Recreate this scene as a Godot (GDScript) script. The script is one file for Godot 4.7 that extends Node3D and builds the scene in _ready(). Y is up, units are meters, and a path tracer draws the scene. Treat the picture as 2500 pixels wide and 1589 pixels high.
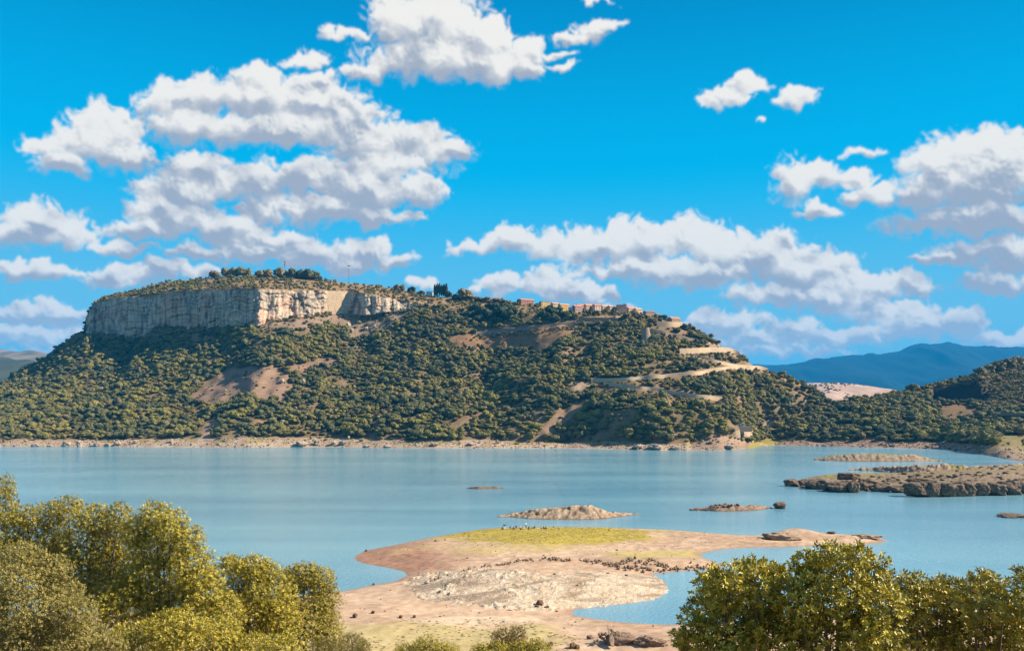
extends Node3D
# A lake below a wooded table mountain. Eye 31 m above the lake, y up, metres, looking along -z.

const EYE := 31.0
const F := 2000.0      # focal length in photograph pixels
const HZ := 1021.0     # row of the horizon
const CX := 1250.0
const SUN_TO := Vector3(0.79, 0.60, 0.05)

var rng := RandomNumberGenerator.new()
var nz := {}
var mats := {}
var texs := {}
var names := {}

# ------------------------------------------------------------------ small helpers
func P(u: float, v: float, d: float) -> Vector3:
	return Vector3((u - CX) / F * d, EYE + (HZ - v) / F * d, -d)

func wd(v: float, y := 0.0) -> float:
	return (EYE - y) * F / (v - HZ)

func px(p: Vector3) -> Vector2:
	return Vector2(CX + F * p.x / -p.z, HZ - F * (p.y - EYE) / -p.z)

func li(a: Array, u: float) -> Vector2:   # rows of [u, v, d]
	if u <= a[0][0]:
		return Vector2(a[0][1], a[0][2] if a[0].size() > 2 else 0.0)
	for i in range(1, a.size()):
		if u <= a[i][0]:
			var p = a[i - 1]
			var q = a[i]
			var t: float = (u - p[0]) / maxf(q[0] - p[0], 0.001)
			return Vector2(lerpf(p[1], q[1], t), lerpf(p[2], q[2], t) if p.size() > 2 else 0.0)
	var l = a[a.size() - 1]
	return Vector2(l[1], l[2] if l.size() > 2 else 0.0)

func noise(key: String, sd: int, freq: float, oct := 4, kind := FastNoiseLite.TYPE_SIMPLEX_SMOOTH, fractal := FastNoiseLite.FRACTAL_FBM) -> FastNoiseLite:
	var n := FastNoiseLite.new()
	n.seed = sd
	n.frequency = freq
	n.noise_type = kind
	n.fractal_type = fractal
	n.fractal_octaves = oct
	nz[key] = n
	return n

func numbered(called: String) -> String:
	var k: int = names.get(called, 0)
	names[called] = k + 1
	return called if k == 0 else "%s_%03d" % [called, k]

func tag(o: Node, label: String, category := "", group := "", kind := "") -> void:
	if label: o.set_meta("label", label)
	if category: o.set_meta("category", category)
	if group: o.set_meta("group", group)
	if kind: o.set_meta("kind", kind)

func thing(called: String, label: String, category: String, at := Vector3.ZERO, group := "") -> Node3D:
	var o := Node3D.new()
	o.name = numbered(called)
	o.position = at
	tag(o, label, category, group)
	add_child(o)
	return o

func obj(called: String, m: Mesh, material: Material, parent: Node = null) -> MeshInstance3D:
	var o := MeshInstance3D.new()
	o.mesh = m
	o.material_override = material
	if parent == null:
		o.name = numbered(called)
		add_child(o)
	else:
		o.name = called
		parent.add_child(o, true)
	return o

func noise_tex(key: String, sd: int, freq: float, oct: int, lo: Color, hi: Color, size := 512) -> Texture2D:
	if texs.has(key): return texs[key]
	var n := FastNoiseLite.new()
	n.seed = sd
	n.frequency = freq
	n.fractal_octaves = oct
	var t := NoiseTexture2D.new()
	t.width = size
	t.height = size
	t.seamless = true
	t.noise = n
	var g := Gradient.new()
	g.set_color(0, lo)
	g.set_color(1, hi)
	t.color_ramp = g
	texs[key] = t
	return t

func bump_tex(key: String, sd: int, freq: float, oct: int, strength: float, size := 512, kind := FastNoiseLite.TYPE_SIMPLEX_SMOOTH) -> Texture2D:
	if texs.has(key): return texs[key]
	var n := FastNoiseLite.new()
	n.seed = sd
	n.noise_type = kind
	n.frequency = freq
	n.fractal_octaves = oct
	var t := NoiseTexture2D.new()
	t.width = size
	t.height = size
	t.seamless = true
	t.as_normal_map = true
	t.bump_strength = strength
	t.noise = n
	texs[key] = t
	return t

func mat(key: String, lin: Color, rough := 0.9, vcol := false, tex: Texture2D = null, scale := 1.0, bump: Texture2D = null, bscale := 1.0) -> StandardMaterial3D:
	if mats.has(key): return mats[key]
	var m := StandardMaterial3D.new()
	m.resource_name = key
	m.albedo_color = lin.linear_to_srgb()
	m.roughness = rough
	m.metallic_specular = 0.3
	m.vertex_color_use_as_albedo = vcol
	if tex or bump:
		m.uv1_triplanar = true
		m.uv1_world_triplanar = true
		m.uv1_scale = Vector3.ONE * scale
	if tex: m.albedo_texture = tex
	if bump:
		m.normal_enabled = true
		m.normal_texture = bump
		m.normal_scale = bscale
	mats[key] = m
	return m

func grid_mesh(nx: int, ny: int, v: PackedVector3Array, c: PackedColorArray) -> ArrayMesh:
	var idx := PackedInt32Array()
	idx.resize((nx - 1) * (ny - 1) * 6)
	var k := 0
	for j in ny - 1:
		for i in nx - 1:
			var a := j * nx + i
			idx[k] = a
			idx[k + 1] = a + nx
			idx[k + 2] = a + nx + 1
			idx[k + 3] = a
			idx[k + 4] = a + nx + 1
			idx[k + 5] = a + 1
			k += 6
	return mesh_of(v, c, idx)

func mesh_of(v: PackedVector3Array, c: PackedColorArray, idx: PackedInt32Array, flat := false) -> ArrayMesh:
	var arr := []
	arr.resize(Mesh.ARRAY_MAX)
	arr[Mesh.ARRAY_VERTEX] = v
	if c.size() == v.size(): arr[Mesh.ARRAY_COLOR] = c
	arr[Mesh.ARRAY_INDEX] = idx
	if flat:
		var st := SurfaceTool.new()
		st.create_from_arrays(arr)
		st.deindex()
		st.generate_normals()
		return st.commit()
	var n := PackedVector3Array()
	n.resize(v.size())
	for k in range(0, idx.size(), 3):
		var a := v[idx[k]]
		var q := (v[idx[k + 2]] - a).cross(v[idx[k + 1]] - a)
		n[idx[k]] += q
		n[idx[k + 1]] += q
		n[idx[k + 2]] += q
	for k in n.size():
		n[k] = n[k].normalized() if n[k].length_squared() > 0.0 else Vector3.UP
	arr[Mesh.ARRAY_NORMAL] = n
	var am := ArrayMesh.new()
	am.add_surface_from_arrays(Mesh.PRIMITIVE_TRIANGLES, arr)
	return am

func mixc(a: Color, b: Color, t: float) -> Color:
	return a.lerp(b, clampf(t, 0.0, 1.0))

func sst(a: float, b: float, x: float) -> float:
	var t := clampf((x - a) / (b - a), 0.0, 1.0)
	return t * t * (3.0 - 2.0 * t)

var ico_cache := {}
func ico(sub: int) -> Array:
	if ico_cache.has(sub): return ico_cache[sub]
	var t := (1.0 + sqrt(5.0)) / 2.0
	var v: Array[Vector3] = []
	for p in [[-1, t, 0], [1, t, 0], [-1, -t, 0], [1, -t, 0], [0, -1, t], [0, 1, t], [0, -1, -t], [0, 1, -t], [t, 0, -1], [t, 0, 1], [-t, 0, -1], [-t, 0, 1]]:
		v.append(Vector3(p[0], p[1], p[2]).normalized())
	var f := [0, 11, 5, 0, 5, 1, 0, 1, 7, 0, 7, 10, 0, 10, 11, 1, 5, 9, 5, 11, 4, 11, 10, 2, 10, 7, 6, 7, 1, 8, 3, 9, 4, 3, 4, 2, 3, 2, 6, 3, 6, 8, 3, 8, 9, 4, 9, 5, 2, 4, 11, 6, 2, 10, 8, 6, 7, 9, 8, 1]
	for s in sub:
		var mid := {}
		var g := []
		for k in range(0, f.size(), 3):
			var e := []
			for q in 3:
				var a: int = f[k + q]
				var b: int = f[k + (q + 1) % 3]
				var key := mini(a, b) * 100000 + maxi(a, b)
				if not mid.has(key):
					mid[key] = v.size()
					v.append(((v[a] + v[b]) / 2.0).normalized())
				e.append(mid[key])
			g.append_array([f[k], e[0], e[2], f[k + 1], e[1], e[0], f[k + 2], e[2], e[1], e[0], e[1], e[2]])
		f = g
	var idx := PackedInt32Array()
	for k in range(0, f.size(), 3):
		idx.append_array([f[k], f[k + 2], f[k + 1]])   # clockwise from outside
	ico_cache[sub] = [PackedVector3Array(v), idx]
	return ico_cache[sub]

func box_into(st: SurfaceTool, c: Vector3, s: Vector3, turn := 0.0) -> void:
	var b := BoxMesh.new()
	b.size = s
	st.append_from(b, 0, Transform3D(Basis(Vector3.UP, turn), c))

func box(s: Vector3) -> BoxMesh:
	var b := BoxMesh.new()
	b.size = s
	return b

func tube(pts: Array, r0: float, r1: float, sides := 6) -> ArrayMesh:
	var v := PackedVector3Array()
	var idx := PackedInt32Array()
	var n := pts.size()
	for i in n:
		var a: Vector3 = pts[maxi(i - 1, 0)]
		var b: Vector3 = pts[mini(i + 1, n - 1)]
		var t := (b - a).normalized()
		var x := t.cross(Vector3(0.31, 0.2, 0.93)).normalized()
		var y := t.cross(x)
		var r := lerpf(r0, r1, float(i) / (n - 1))
		for k in sides:
			var an := TAU * k / sides
			v.append(pts[i] + (x * cos(an) + y * sin(an)) * r)
	for i in n - 1:
		for k in sides:
			var a := i * sides + k
			var b := i * sides + (k + 1) % sides
			idx.append_array([a, a + sides, b + sides, a, b + sides, b])
	return mesh_of(v, PackedColorArray(), idx)

# ------------------------------------------------------------------ sky
const SW := 4096
const SH := 2048
var puffs := []
var win := Rect2i(1600, 640, 896, 420)
var cd: PackedFloat32Array   # cloud thickness in the window
var cl: PackedFloat32Array
var cu: PackedFloat32Array
var wrows := []

func air(el: float) -> Vector3:   # linear colour of clear air at an elevation in radians
	var y := maxf(el, 0.0)
	var low := Vector3(0.25, 0.64, 0.85)
	var mid := Vector3(0.002, 0.50, 0.90)
	var top := Vector3(0.002, 0.22, 0.54)
	var zen := Vector3(0.003, 0.14, 0.40)
	var c := low.lerp(mid, sst(0.05, 0.30, y))
	c = c.lerp(top, sst(0.24, 0.56, y))
	return c.lerp(zen, sst(0.5, 1.4, y))

func sky_uv(x: int, y: int) -> Vector2:
	var az := (x + 0.5 - SW / 2.0) / SW * TAU
	var el := (SH / 2.0 - y - 0.5) / SH * PI
	return Vector2(CX + F * tan(az), HZ - F * tan(el) / cos(az))

func row_density(j: int) -> void:
	var warp: FastNoiseLite = nz.cwarp
	var bil: FastNoiseLite = nz.cbil
	var fine: FastNoiseLite = nz.cfine
	for i in win.size.x:
		var p := sky_uv(win.position.x + i, win.position.y + j)
		var q := p + Vector2(warp.get_noise_2d(p.x, p.y), warp.get_noise_2d(p.x + 900.0, p.y - 500.0)) * 26.0
		var f := -1.0
		var under := 0.0
		var uw := 0.001
		for c in wrows[clampi(int((p.y + 100.0) / 50.0), 0, wrows.size() - 1)]:
			var dx: float = (q.x - c[0]) / c[2]
			if absf(dx) > 1.8: continue
			var dy: float = (q.y - c[1]) / c[3]
			if dy > 0.0: dy *= 1.35
			var g := 1.0 - sqrt(dx * dx + dy * dy)
			f = maxf(f, g)
			var wgt := maxf(g + 0.45, 0.0)
			wgt *= wgt
			under += (dy + (c[4] if c.size() > 4 else 0.0)) * wgt
			uw += wgt
		var t := 0.0
		if f > -0.7:
			var b := -bil.get_noise_2d(q.x, q.y * 1.25)
			var h := fine.get_noise_2d(q.x, q.y)
			t = f * 0.95 + (b - 0.45) * 0.62 + h * 0.30 + 0.06
			cu[j * win.size.x + i] = under / uw + warp.get_noise_2d(p.x * 0.7 + 300.0, p.y) * 0.5
		cd[j * win.size.x + i] = maxf(t, 0.0)

func row_light(j: int) -> void:
	var w := win.size.x
	for i in w:
		var t := cd[j * w + i]
		if t <= 0.0:
			continue
		var acc := 0.0
		var s := 2.0
		for k in 8:
			var y := j - int(s * 0.9)
			var x := i + int(s * 0.42)
			if y >= 0 and x < w:
				acc += minf(cd[y * w + x], 0.75) * s * 0.32
			s *= 1.62
		var gx := cd[j * w + mini(i + 5, w - 1)] - cd[j * w + maxi(i - 5, 0)]
		var gy := cd[maxi(j - 5, 0) * w + i] - cd[mini(j + 5, win.size.y - 1) * w + i]
		var fx := cd[j * w + mini(i + 1, w - 1)] - cd[j * w + maxi(i - 1, 0)]
		var fy := cd[maxi(j - 1, 0) * w + i] - cd[mini(j + 1, win.size.y - 1) * w + i]
		var slope := -(gx * 0.42 + gy * 0.9) * 0.55 - (fx * 0.42 + fy * 0.9) * 0.9
		cl[j * w + i] = clampf(0.10 + exp(-acc * 0.055) * 0.85 + clampf(slope, -0.16, 0.30) + nz.cwarp.get_noise_2d(i * 2.6 + 40.0, j * 3.4) * 0.55 - 0.28 * sst(-0.3, 0.8, cu[j * w + i]) - 0.45 * sst(0.6, 1.5, cu[j * w + i]), 0.0, 1.0)

func make_sky() -> ImageTexture:
	noise("cwarp", 5, 0.011, 4)
	noise("cbil", 9, 0.0105, 5, FastNoiseLite.TYPE_CELLULAR).cellular_return_type = FastNoiseLite.RETURN_DISTANCE
	noise("cfine", 21, 0.034, 6)
	noise("ccover", 33, 1.7, 5)
	puffs = [
		[985, 55, 105, 80], [1090, 60, 120, 85], [1180, 105, 95, 85], [1080, 145, 190, 80], [1205, 160, 95, 65], [1290, 130, 45, 45], [1290, 175, 45, 40], [890, 175, 70, 32], [845, 85, 70, 16], [745, 150, 55, 24],
		[1455, 85, 50, 34], [1478, 68, 38, 30], [1400, 95, 55, 16], [1360, 130, 45, 12], [1375, 162, 42, 11], [1460, 5, 45, 9],
		[420, 250, 95, 52], [520, 240, 125, 62], [640, 250, 150, 74], [760, 260, 130, 74], [630, 193, 78, 40], [480, 312, 150, 60], [650, 320, 190, 62], [820, 310, 140, 62], [900, 360, 140, 62], [1010, 350, 95, 56], [1085, 378, 75, 44], [960, 405, 150, 38], [770, 200, 70, 26],
		[240, 300, 80, 50], [210, 350, 110, 64], [110, 362, 66, 32], [300, 390, 85, 48], [150, 402, 75, 32], [275, 330, 85, 55],
		[470, 420, 90, 55], [430, 470, 120, 52], [620, 450, 150, 58], [760, 440, 150, 58], [900, 470, 150, 64], [1005, 470, 85, 56], [760, 515, 210, 52], [920, 535, 115, 36],
		[380, 510, 80, 62], [450, 540, 110, 54], [560, 565, 120, 42], [350, 565, 90, 32], [650, 588, 130, 30],
		[500, 615, 100, 26], [620, 622, 130, 32], [760, 625, 130, 42], [880, 620, 100, 38], [965, 632, 66, 24], [860, 652, 90, 30],
		[90, 550, 120, 54], [150, 572, 88, 54], [40, 572, 90, 52], [290, 610, 90, 22], [60, 665, 150, 27], [150, 665, 66, 22], [300, 682, 120, 36], [400, 662, 66, 32], [490, 667, 66, 20], [50, 770, 120, 38], [150, 782, 100, 32], [60, 822, 160, 27], [150, 850, 130, 12],
		[1160, 607, 70, 26], [1260, 590, 90, 44], [1340, 600, 90, 44], [1450, 610, 130, 60], [1560, 600, 120, 66], [1680, 590, 120, 62], [1780, 620, 140, 66], [1880, 640, 150, 74], [1980, 670, 140, 64], [2090, 700, 130, 54], [2205, 702, 95, 38], [1700, 672, 210, 52], [1520, 662, 160, 36], [1920, 722, 170, 42], [2050, 742, 150, 42], [2180, 772, 150, 42], [2335, 790, 85, 44], [2250, 802, 150, 42], [2440, 832, 90, 26],
		[1230, 702, 66, 34], [1330, 702, 95, 44], [1430, 722, 85, 32], [1500, 748, 66, 16], [1160, 712, 30, 20], [1770, 790, 88, 46], [1720, 802, 80, 36], [1850, 835, 150, 26], [1940, 805, 78, 36], [2060, 832, 130, 30], [1900, 862, 170, 16], [1030, 697, 40, 18],
		[1935, 450, 55, 64], [2000, 440, 76, 48], [2080, 440, 66, 32], [2000, 522, 56, 30], [2135, 482, 66, 34], [2110, 375, 60, 13], [2280, 405, 100, 56, 0.9], [2350, 372, 100, 60], [2450, 380, 110, 66], [2260, 472, 110, 54, 0.9], [2390, 470, 160, 76, 0.9], [2300, 552, 160, 38, 0.9], [2470, 545, 100, 50, 0.9], [2390, 612, 130, 38, 0.9], [2460, 642, 90, 54, 0.9], [2300, 632, 76, 18], [2440, 702, 110, 27, 0.9],
		[2430, 430, 160, 95, 0.45], [2390, 530, 190, 60, 0.9], [2470, 620, 110, 62, 0.8], [2300, 440, 90, 60, 0.4], [2440, 690, 130, 40, 0.7],
		[1780, 238, 66, 28], [1832, 208, 50, 26], [1742, 254, 40, 22], [1942, 245, 50, 29], [1857, 287, 14, 10],
	]
	for k in 24:
		wrows.append([])
	for c in puffs:
		for k in 24:
			var y0: float = k * 50.0 - 100.0
			if c[1] + c[3] * 1.75 + 30.0 > y0 and c[1] - c[3] * 1.75 - 30.0 < y0 + 50.0:
				wrows[k].append(c)
	cd.resize(win.size.x * win.size.y)
	cl.resize(win.size.x * win.size.y)
	cu.resize(win.size.x * win.size.y)
	var g := WorkerThreadPool.add_group_task(row_density, win.size.y)
	WorkerThreadPool.wait_for_group_task_completion(g)
	g = WorkerThreadPool.add_group_task(row_light, win.size.y)
	WorkerThreadPool.wait_for_group_task_completion(g)
	# the rest of the sky, coarser: the same air and the same kind of scattered cumulus
	var lw := 1024
	var lh := 512
	var lo := PackedFloat32Array()
	lo.resize(lw * lh * 3)
	var cov: FastNoiseLite = nz.ccover
	for y in lh:
		var el := (lh / 2.0 - y - 0.5) / lh * PI
		var a := air(el)
		for x in lw:
			var c := a
			if el > 0.0:
				var az := (x + 0.5 - lw / 2.0) / lw * TAU
				if absf(az) > 0.66 or el > 0.58:
					var d := Vector3(sin(az) * cos(el), sin(el), -cos(az) * cos(el)) / (sin(el) + 0.16)
					var n := cov.get_noise_3d(d.x, 0.0, d.z)
					var m := sst(0.08, 0.26, n) * minf(1.0, maxf((absf(az) - 0.66) * 8.0, (el - 0.58) * 8.0))
					c = c.lerp(Vector3(0.86, 0.85, 0.85).lerp(Vector3(0.45, 0.5, 0.6), sst(0.25, 0.5, n)), m)
			var k := (y * lw + x) * 3
			lo[k] = c.x
			lo[k + 1] = c.y
			lo[k + 2] = c.z
	var img := Image.create_from_data(lw, lh, false, Image.FORMAT_RGBF, lo.to_byte_array())
	img.resize(SW, SH, Image.INTERPOLATE_BILINEAR)
	var hi := PackedFloat32Array()
	hi.resize(win.size.x * win.size.y * 3)
	for j in win.size.y:
		var el := (SH / 2.0 - (win.position.y + j) - 0.5) / SH * PI
		var a := air(el)
		var far := sst(0.16, 0.02, el)
		for i in win.size.x:
			var at := j * win.size.x + i
			var c := a
			var t := cd[at]
			if t > 0.0:
				var l := cl[at]
				var shade := Vector3(0.42, 0.455, 0.52).lerp(Vector3(0.55, 0.66, 0.78), far)
				var lit := Vector3(1.0, 0.955, 0.875).lerp(Vector3(0.93, 0.92, 0.90), far)
				var cc := shade.lerp(lit, sst(0.0, 0.85, l))
				c = a.lerp(cc, sst(0.0, 0.32 + 0.30 * sst(-0.2, 0.6, cu[at]), t) * (1.0 - 0.15 * far))
			hi[at * 3] = c.x
			hi[at * 3 + 1] = c.y
			hi[at * 3 + 2] = c.z
	var wi := Image.create_from_data(win.size.x, win.size.y, false, Image.FORMAT_RGBF, hi.to_byte_array())
	img.blit_rect(wi, Rect2i(Vector2i.ZERO, win.size), win.position)
	# a panorama begins at -z, so the middle of this picture goes to its left edge
	var turned := Image.create_empty(SW, SH, false, Image.FORMAT_RGBF)
	turned.blit_rect(img, Rect2i(SW / 2, 0, SW / 2, SH), Vector2i.ZERO)
	turned.blit_rect(img, Rect2i(0, 0, SW / 2, SH), Vector2i(SW / 2, 0))
	return ImageTexture.create_from_image(turned)

# ------------------------------------------------------------------ terrain seen as rows of [u, v, distance]
class Land:
	var u0 := 0.0
	var step := 6.0
	var nx := 0
	var ny := 0
	var p: PackedVector3Array
	var v: PackedFloat32Array
	var s: PackedFloat32Array    # row parameter of each mesh row

	func at(u: float, row: float) -> Vector3:   # the highest-standing first crossing from the front
		var i := clampi(int((u - u0) / step), 0, nx - 2)
		var t := clampf((u - u0) / step - i, 0.0, 1.0)
		var last := lerpf(v[i], v[i + 1], t)
		for j in range(1, ny):
			var k := j * nx + i
			var here := lerpf(v[k], v[k + 1], t)
			if here <= row:
				var f := clampf((last - row) / maxf(last - here, 0.01), 0.0, 1.0)
				return (p[k - nx].lerp(p[k - nx + 1], t)).lerp(p[k].lerp(p[k + 1], t), f)
			last = minf(last, here)
		var z := 0
		for j in range(1, ny):
			if v[j * nx + i] < v[z * nx + i]: z = j
		return p[z * nx + i].lerp(p[z * nx + i + 1], t)

const HILL := {
	"shore": [[-300, 1092], [0, 1090], [208, 1090], [600, 1092], [800, 1091], [1049, 1094], [1381, 1094], [1589, 1099], [1755, 1099], [1830, 1095], [1858, 1089], [1890, 1087], [2200, 1086]],
	"bank": [[-300, 1074, 0], [0, 1072, 0], [300, 1071, 0], [500, 1066, 0], [800, 1066, 0], [1000, 1075, 0], [1180, 1072, 0], [1340, 1079, 0], [1500, 1077, 0], [1650, 1083, 0], [1700, 1076, 0], [1760, 1066, 0], [1800, 1072, 0], [1835, 1080, 0], [1880, 1074, 0], [2200, 1072, 0]],
	"m1": [[-300, 1060, 990], [0, 1040, 1000], [208, 1020, 1000], [457, 1010, 985], [620, 1005, 960], [880, 1005, 955], [1000, 1005, 955], [1100, 1005, 945], [1200, 1005, 930], [1300, 1005, 905], [1380, 1005, 905], [1480, 1003, 870], [1600, 1005, 850], [1700, 1012, 850], [1800, 1028, 865], [1840, 1040, 935], [1874, 1052, 1000], [1957, 1060, 1010], [2080, 1066, 1015], [2200, 1068, 1015]],
	"m2": [[-300, 1040, 1120], [0, 1000, 1150], [208, 960, 1160], [316, 945, 1150], [457, 935, 1090], [620, 930, 1040], [880, 930, 1050], [1000, 930, 1050], [1100, 930, 1055], [1180, 932, 1060], [1285, 932, 955], [1400, 930, 952], [1500, 932, 945], [1600, 935, 935], [1700, 945, 930], [1800, 962, 930], [1874, 988, 1020], [1957, 1014, 1030], [2080, 1046, 1030], [2200, 1054, 1030]],
	"m3": [[-300, 1015, 1240], [0, 958, 1300], [120, 915, 1310], [208, 870, 1310], [316, 860, 1270], [457, 850, 1200], [620, 845, 1120], [750, 845, 1140], [880, 845, 1150], [1000, 845, 1140], [1100, 850, 1130], [1200, 860, 1130], [1275, 862, 1112], [1370, 856, 1024], [1400, 850, 1035], [1500, 850, 1030], [1600, 855, 1020], [1700, 880, 1010], [1800, 920, 990], [1874, 951, 1045], [1957, 988, 1050], [2019, 1011, 1050], [2080, 1031, 1045], [2200, 1046, 1045]],
	"c0": [[-300, 1003, 1290], [0, 938, 1360], [120, 880, 1372], [208, 820, 1375], [249, 816, 1362], [316, 821, 1325], [353, 813, 1310], [399, 797, 1285], [457, 801, 1255], [519, 795, 1220], [602, 790, 1180], [631, 792, 1168], [664, 780, 1185], [747, 773, 1215], [795, 766, 1238], [850, 762, 1256], [864, 766, 1242], [893, 767, 1225], [955, 759, 1230], [1000, 757, 1228], [1100, 775, 1205], [1200, 800, 1165], [1300, 795, 1135], [1400, 788, 1120], [1500, 790, 1105], [1589, 800, 1090], [1660, 822, 1075], [1714, 850, 1060], [1768, 880, 1050], [1805, 895, 1045], [1874, 931, 1065], [1957, 956, 1065], [2019, 993, 1060], [2080, 1021, 1055], [2200, 1041, 1055]],
	"c1": [[-300, 1001, 1298], [0, 934, 1368], [120, 866, 1379], [205, 816, 1383], [212, 768, 1378], [232, 742, 1370], [257, 730, 1360], [291, 726, 1345], [332, 725, 1325], [395, 717, 1290], [428, 710, 1270], [498, 707, 1235], [581, 705, 1195], [623, 705, 1178], [706, 707, 1210], [789, 709, 1240], [800, 709, 1248], [850, 710, 1266], [864, 712, 1254], [890, 716, 1240], [914, 719, 1242], [955, 728, 1245], [1000, 738, 1240], [1100, 752, 1225], [1200, 764, 1190], [1300, 768, 1160], [1400, 771, 1140], [1500, 777, 1120], [1589, 787, 1105], [1660, 802, 1095], [1714, 828, 1085], [1768, 860, 1070], [1805, 876, 1060], [1874, 915, 1073], [1957, 941, 1073], [2019, 983, 1068], [2080, 1016, 1062], [2200, 1036, 1062]],
	"top": [[-300, 1000, 1300], [0, 932, 1370], [54, 905, 1375], [125, 862, 1380], [166, 837, 1385], [206, 814, 1386], [213, 764, 1390], [232, 738, 1395], [257, 723, 1400], [291, 719, 1400], [332, 708, 1400], [374, 697, 1395], [415, 687, 1390], [498, 679, 1370], [602, 673, 1350], [664, 674, 1345], [747, 680, 1350], [830, 689, 1355], [914, 697, 1360], [1000, 711, 1345], [1049, 724, 1320], [1153, 730, 1290], [1257, 737, 1250], [1340, 746, 1220], [1402, 756, 1200], [1464, 760, 1190], [1527, 764, 1175], [1589, 773, 1160], [1631, 782, 1150], [1660, 790, 1140], [1682, 799, 1130], [1714, 818, 1115], [1768, 849, 1095], [1805, 867, 1085], [1845, 896, 1086], [1874, 906, 1086], [1915, 919, 1086], [1957, 933, 1085], [2019, 976, 1080], [2080, 1012, 1072], [2200, 1031, 1070]],
}
const BARE := [   # open ground on the wooded hill, in photograph pixels: [polygon, how bare, colour]
	[[[455, 975], [548, 900], [690, 895], [705, 925], [720, 950], [690, 985], [610, 968], [520, 992]], 1.0, Color(0.40, 0.27, 0.19)],
	[[[690, 900], [800, 872], [830, 880], [720, 915]], 0.8, Color(0.36, 0.24, 0.17)],
	[[[1080, 822], [1170, 815], [1402, 790], [1420, 800], [1345, 850], [1320, 862], [1180, 850], [1120, 850]], 0.85, Color(0.36, 0.22, 0.12)],
	[[[1360, 1010], [1420, 975], [1465, 972], [1400, 1020], [1345, 1062], [1300, 1068]], 0.95, Color(0.42, 0.29, 0.20)],
	[[[500, 1030], [530, 1028], [545, 1056], [500, 1070], [480, 1062]], 0.9, Color(0.48, 0.33, 0.24)],
	[[[1690, 1078], [1745, 1058], [1800, 1066], [1840, 1085], [1800, 1100], [1690, 1100]], 1.0, Color(0.46, 0.33, 0.24)],
	[[[1390, 935], [1440, 930], [1445, 950], [1400, 960]], 0.9, Color(0.52, 0.39, 0.27)],
	[[[1405, 784], [1520, 782], [1525, 796], [1420, 800], [1345, 800], [1350, 790]], 0.75, Color(0.44, 0.30, 0.20)],
	[[[1620, 800], [1680, 804], [1690, 822], [1640, 812]], 0.7, Color(0.38, 0.25, 0.17)],
	[[[1724, 834], [1768, 844], [1806, 857], [1745, 857], [1730, 850]], 0.85, Color(0.48, 0.36, 0.25)],
	[[[1654, 862], [1700, 864], [1706, 872], [1690, 888], [1672, 878]], 0.9, Color(0.54, 0.41, 0.29)],
	[[[1505, 1012], [1545, 1004], [1545, 1024], [1510, 1034]], 0.6, Color(0.34, 0.23, 0.16)],
	[[[830, 790], [1000, 765], [960, 800], [860, 835]], 0.35, Color(0.40, 0.30, 0.21)],
	[[[1786, 1050], [1830, 1052], [1885, 1026], [1890, 1034], [1840, 1066], [1796, 1070]], 1.0, Color(0.60, 0.47, 0.35)],
	[[[630, 795], [800, 772], [850, 765], [850, 790], [700, 806]], 0.75, Color(0.40, 0.29, 0.21)],
]
const WALLS := [   # [name, label, points (u, v), height, road width]
	["long retaining wall", [[1444, 931], [1500, 931], [1560, 926], [1633, 920], [1699, 914], [1766, 902], [1791, 898], [1840, 899], [1874, 900]], 3.6, 6.0],
	["lower retaining wall", [[1478, 940], [1500, 942], [1560, 950], [1604, 954], [1631, 960], [1700, 970], [1772, 979]], 3.4, 6.0],
	["hairpin wall", [[1654, 862], [1690, 861], [1728, 858], [1770, 858], [1807, 862]], 5.5, 5.0],
	["hairpin lower wall", [[1692, 868], [1724, 878], [1760, 889], [1791, 894], [1832, 897]], 2.8, 5.0],
	["upper lane wall", [[1588, 806], [1637, 816], [1699, 834]], 2.2, 4.0],
	["gray road wall", [[1161, 814], [1200, 811], [1257, 806], [1340, 796], [1404, 789]], 2.4, 6.5],
	["terrace wall", [[1414, 783], [1460, 782], [1508, 783]], 4.0, 8.0],
	["belvedere wall", [[1603, 795], [1630, 797], [1663, 797]], 6.0, 10.0],
]
var tmp_cols: PackedColorArray
var hill := Land.new()
var rhill := Land.new()

func hill_rows(u: float) -> Array:
	var sv := li(HILL.shore, u).x
	var sd := wd(sv)
	var b := li(HILL.bank, u).x
	var out := [Vector3(u, sv, sd)]
	out.append(Vector3(u, b, sd + 26.0 + (12.0 if u > 1680 and u < 1830 else 0.0)))
	for k in ["m1", "m2", "m3", "c0", "c1", "top"]:
		var q := li(HILL[k], u)
		out.append(Vector3(u, q.x, q.y))
	return out

func in_poly(poly: Array, u: float, v: float) -> bool:
	var c := false
	var j := poly.size() - 1
	for i in poly.size():
		var a = poly[i]
		var b = poly[j]
		if (a[1] > v) != (b[1] > v) and u < (b[0] - a[0]) * (v - a[1]) / (b[1] - a[1]) + a[0]:
			c = not c
		j = i
	return c

func wall_gap(u: float, v: float) -> int:   # 1: on a wall or a road, 2: close in front of a wall, where only low bushes grow
	for w in WALLS:
		var pts: Array = w[1]
		if u < pts[0][0] - 4 or u > pts[pts.size() - 1][0] + 4: continue
		for i in range(1, pts.size()):
			if u <= pts[i][0] + 2:
				var t: float = clampf((u - pts[i - 1][0]) / float(pts[i][0] - pts[i - 1][0]), 0.0, 1.0)
				var y: float = lerpf(pts[i - 1][1], pts[i][1], t)
				if v > y - 5.0 - w[2] * 0.9 and v < y + 4.0: return 1
				if v >= y + 4.0 and v < y + 17.0: return 2
				break
	return 0

func bare_at(u: float, v: float) -> Array:
	for b in BARE:
		if in_poly(b[0], u, v): return b
	return []

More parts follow.
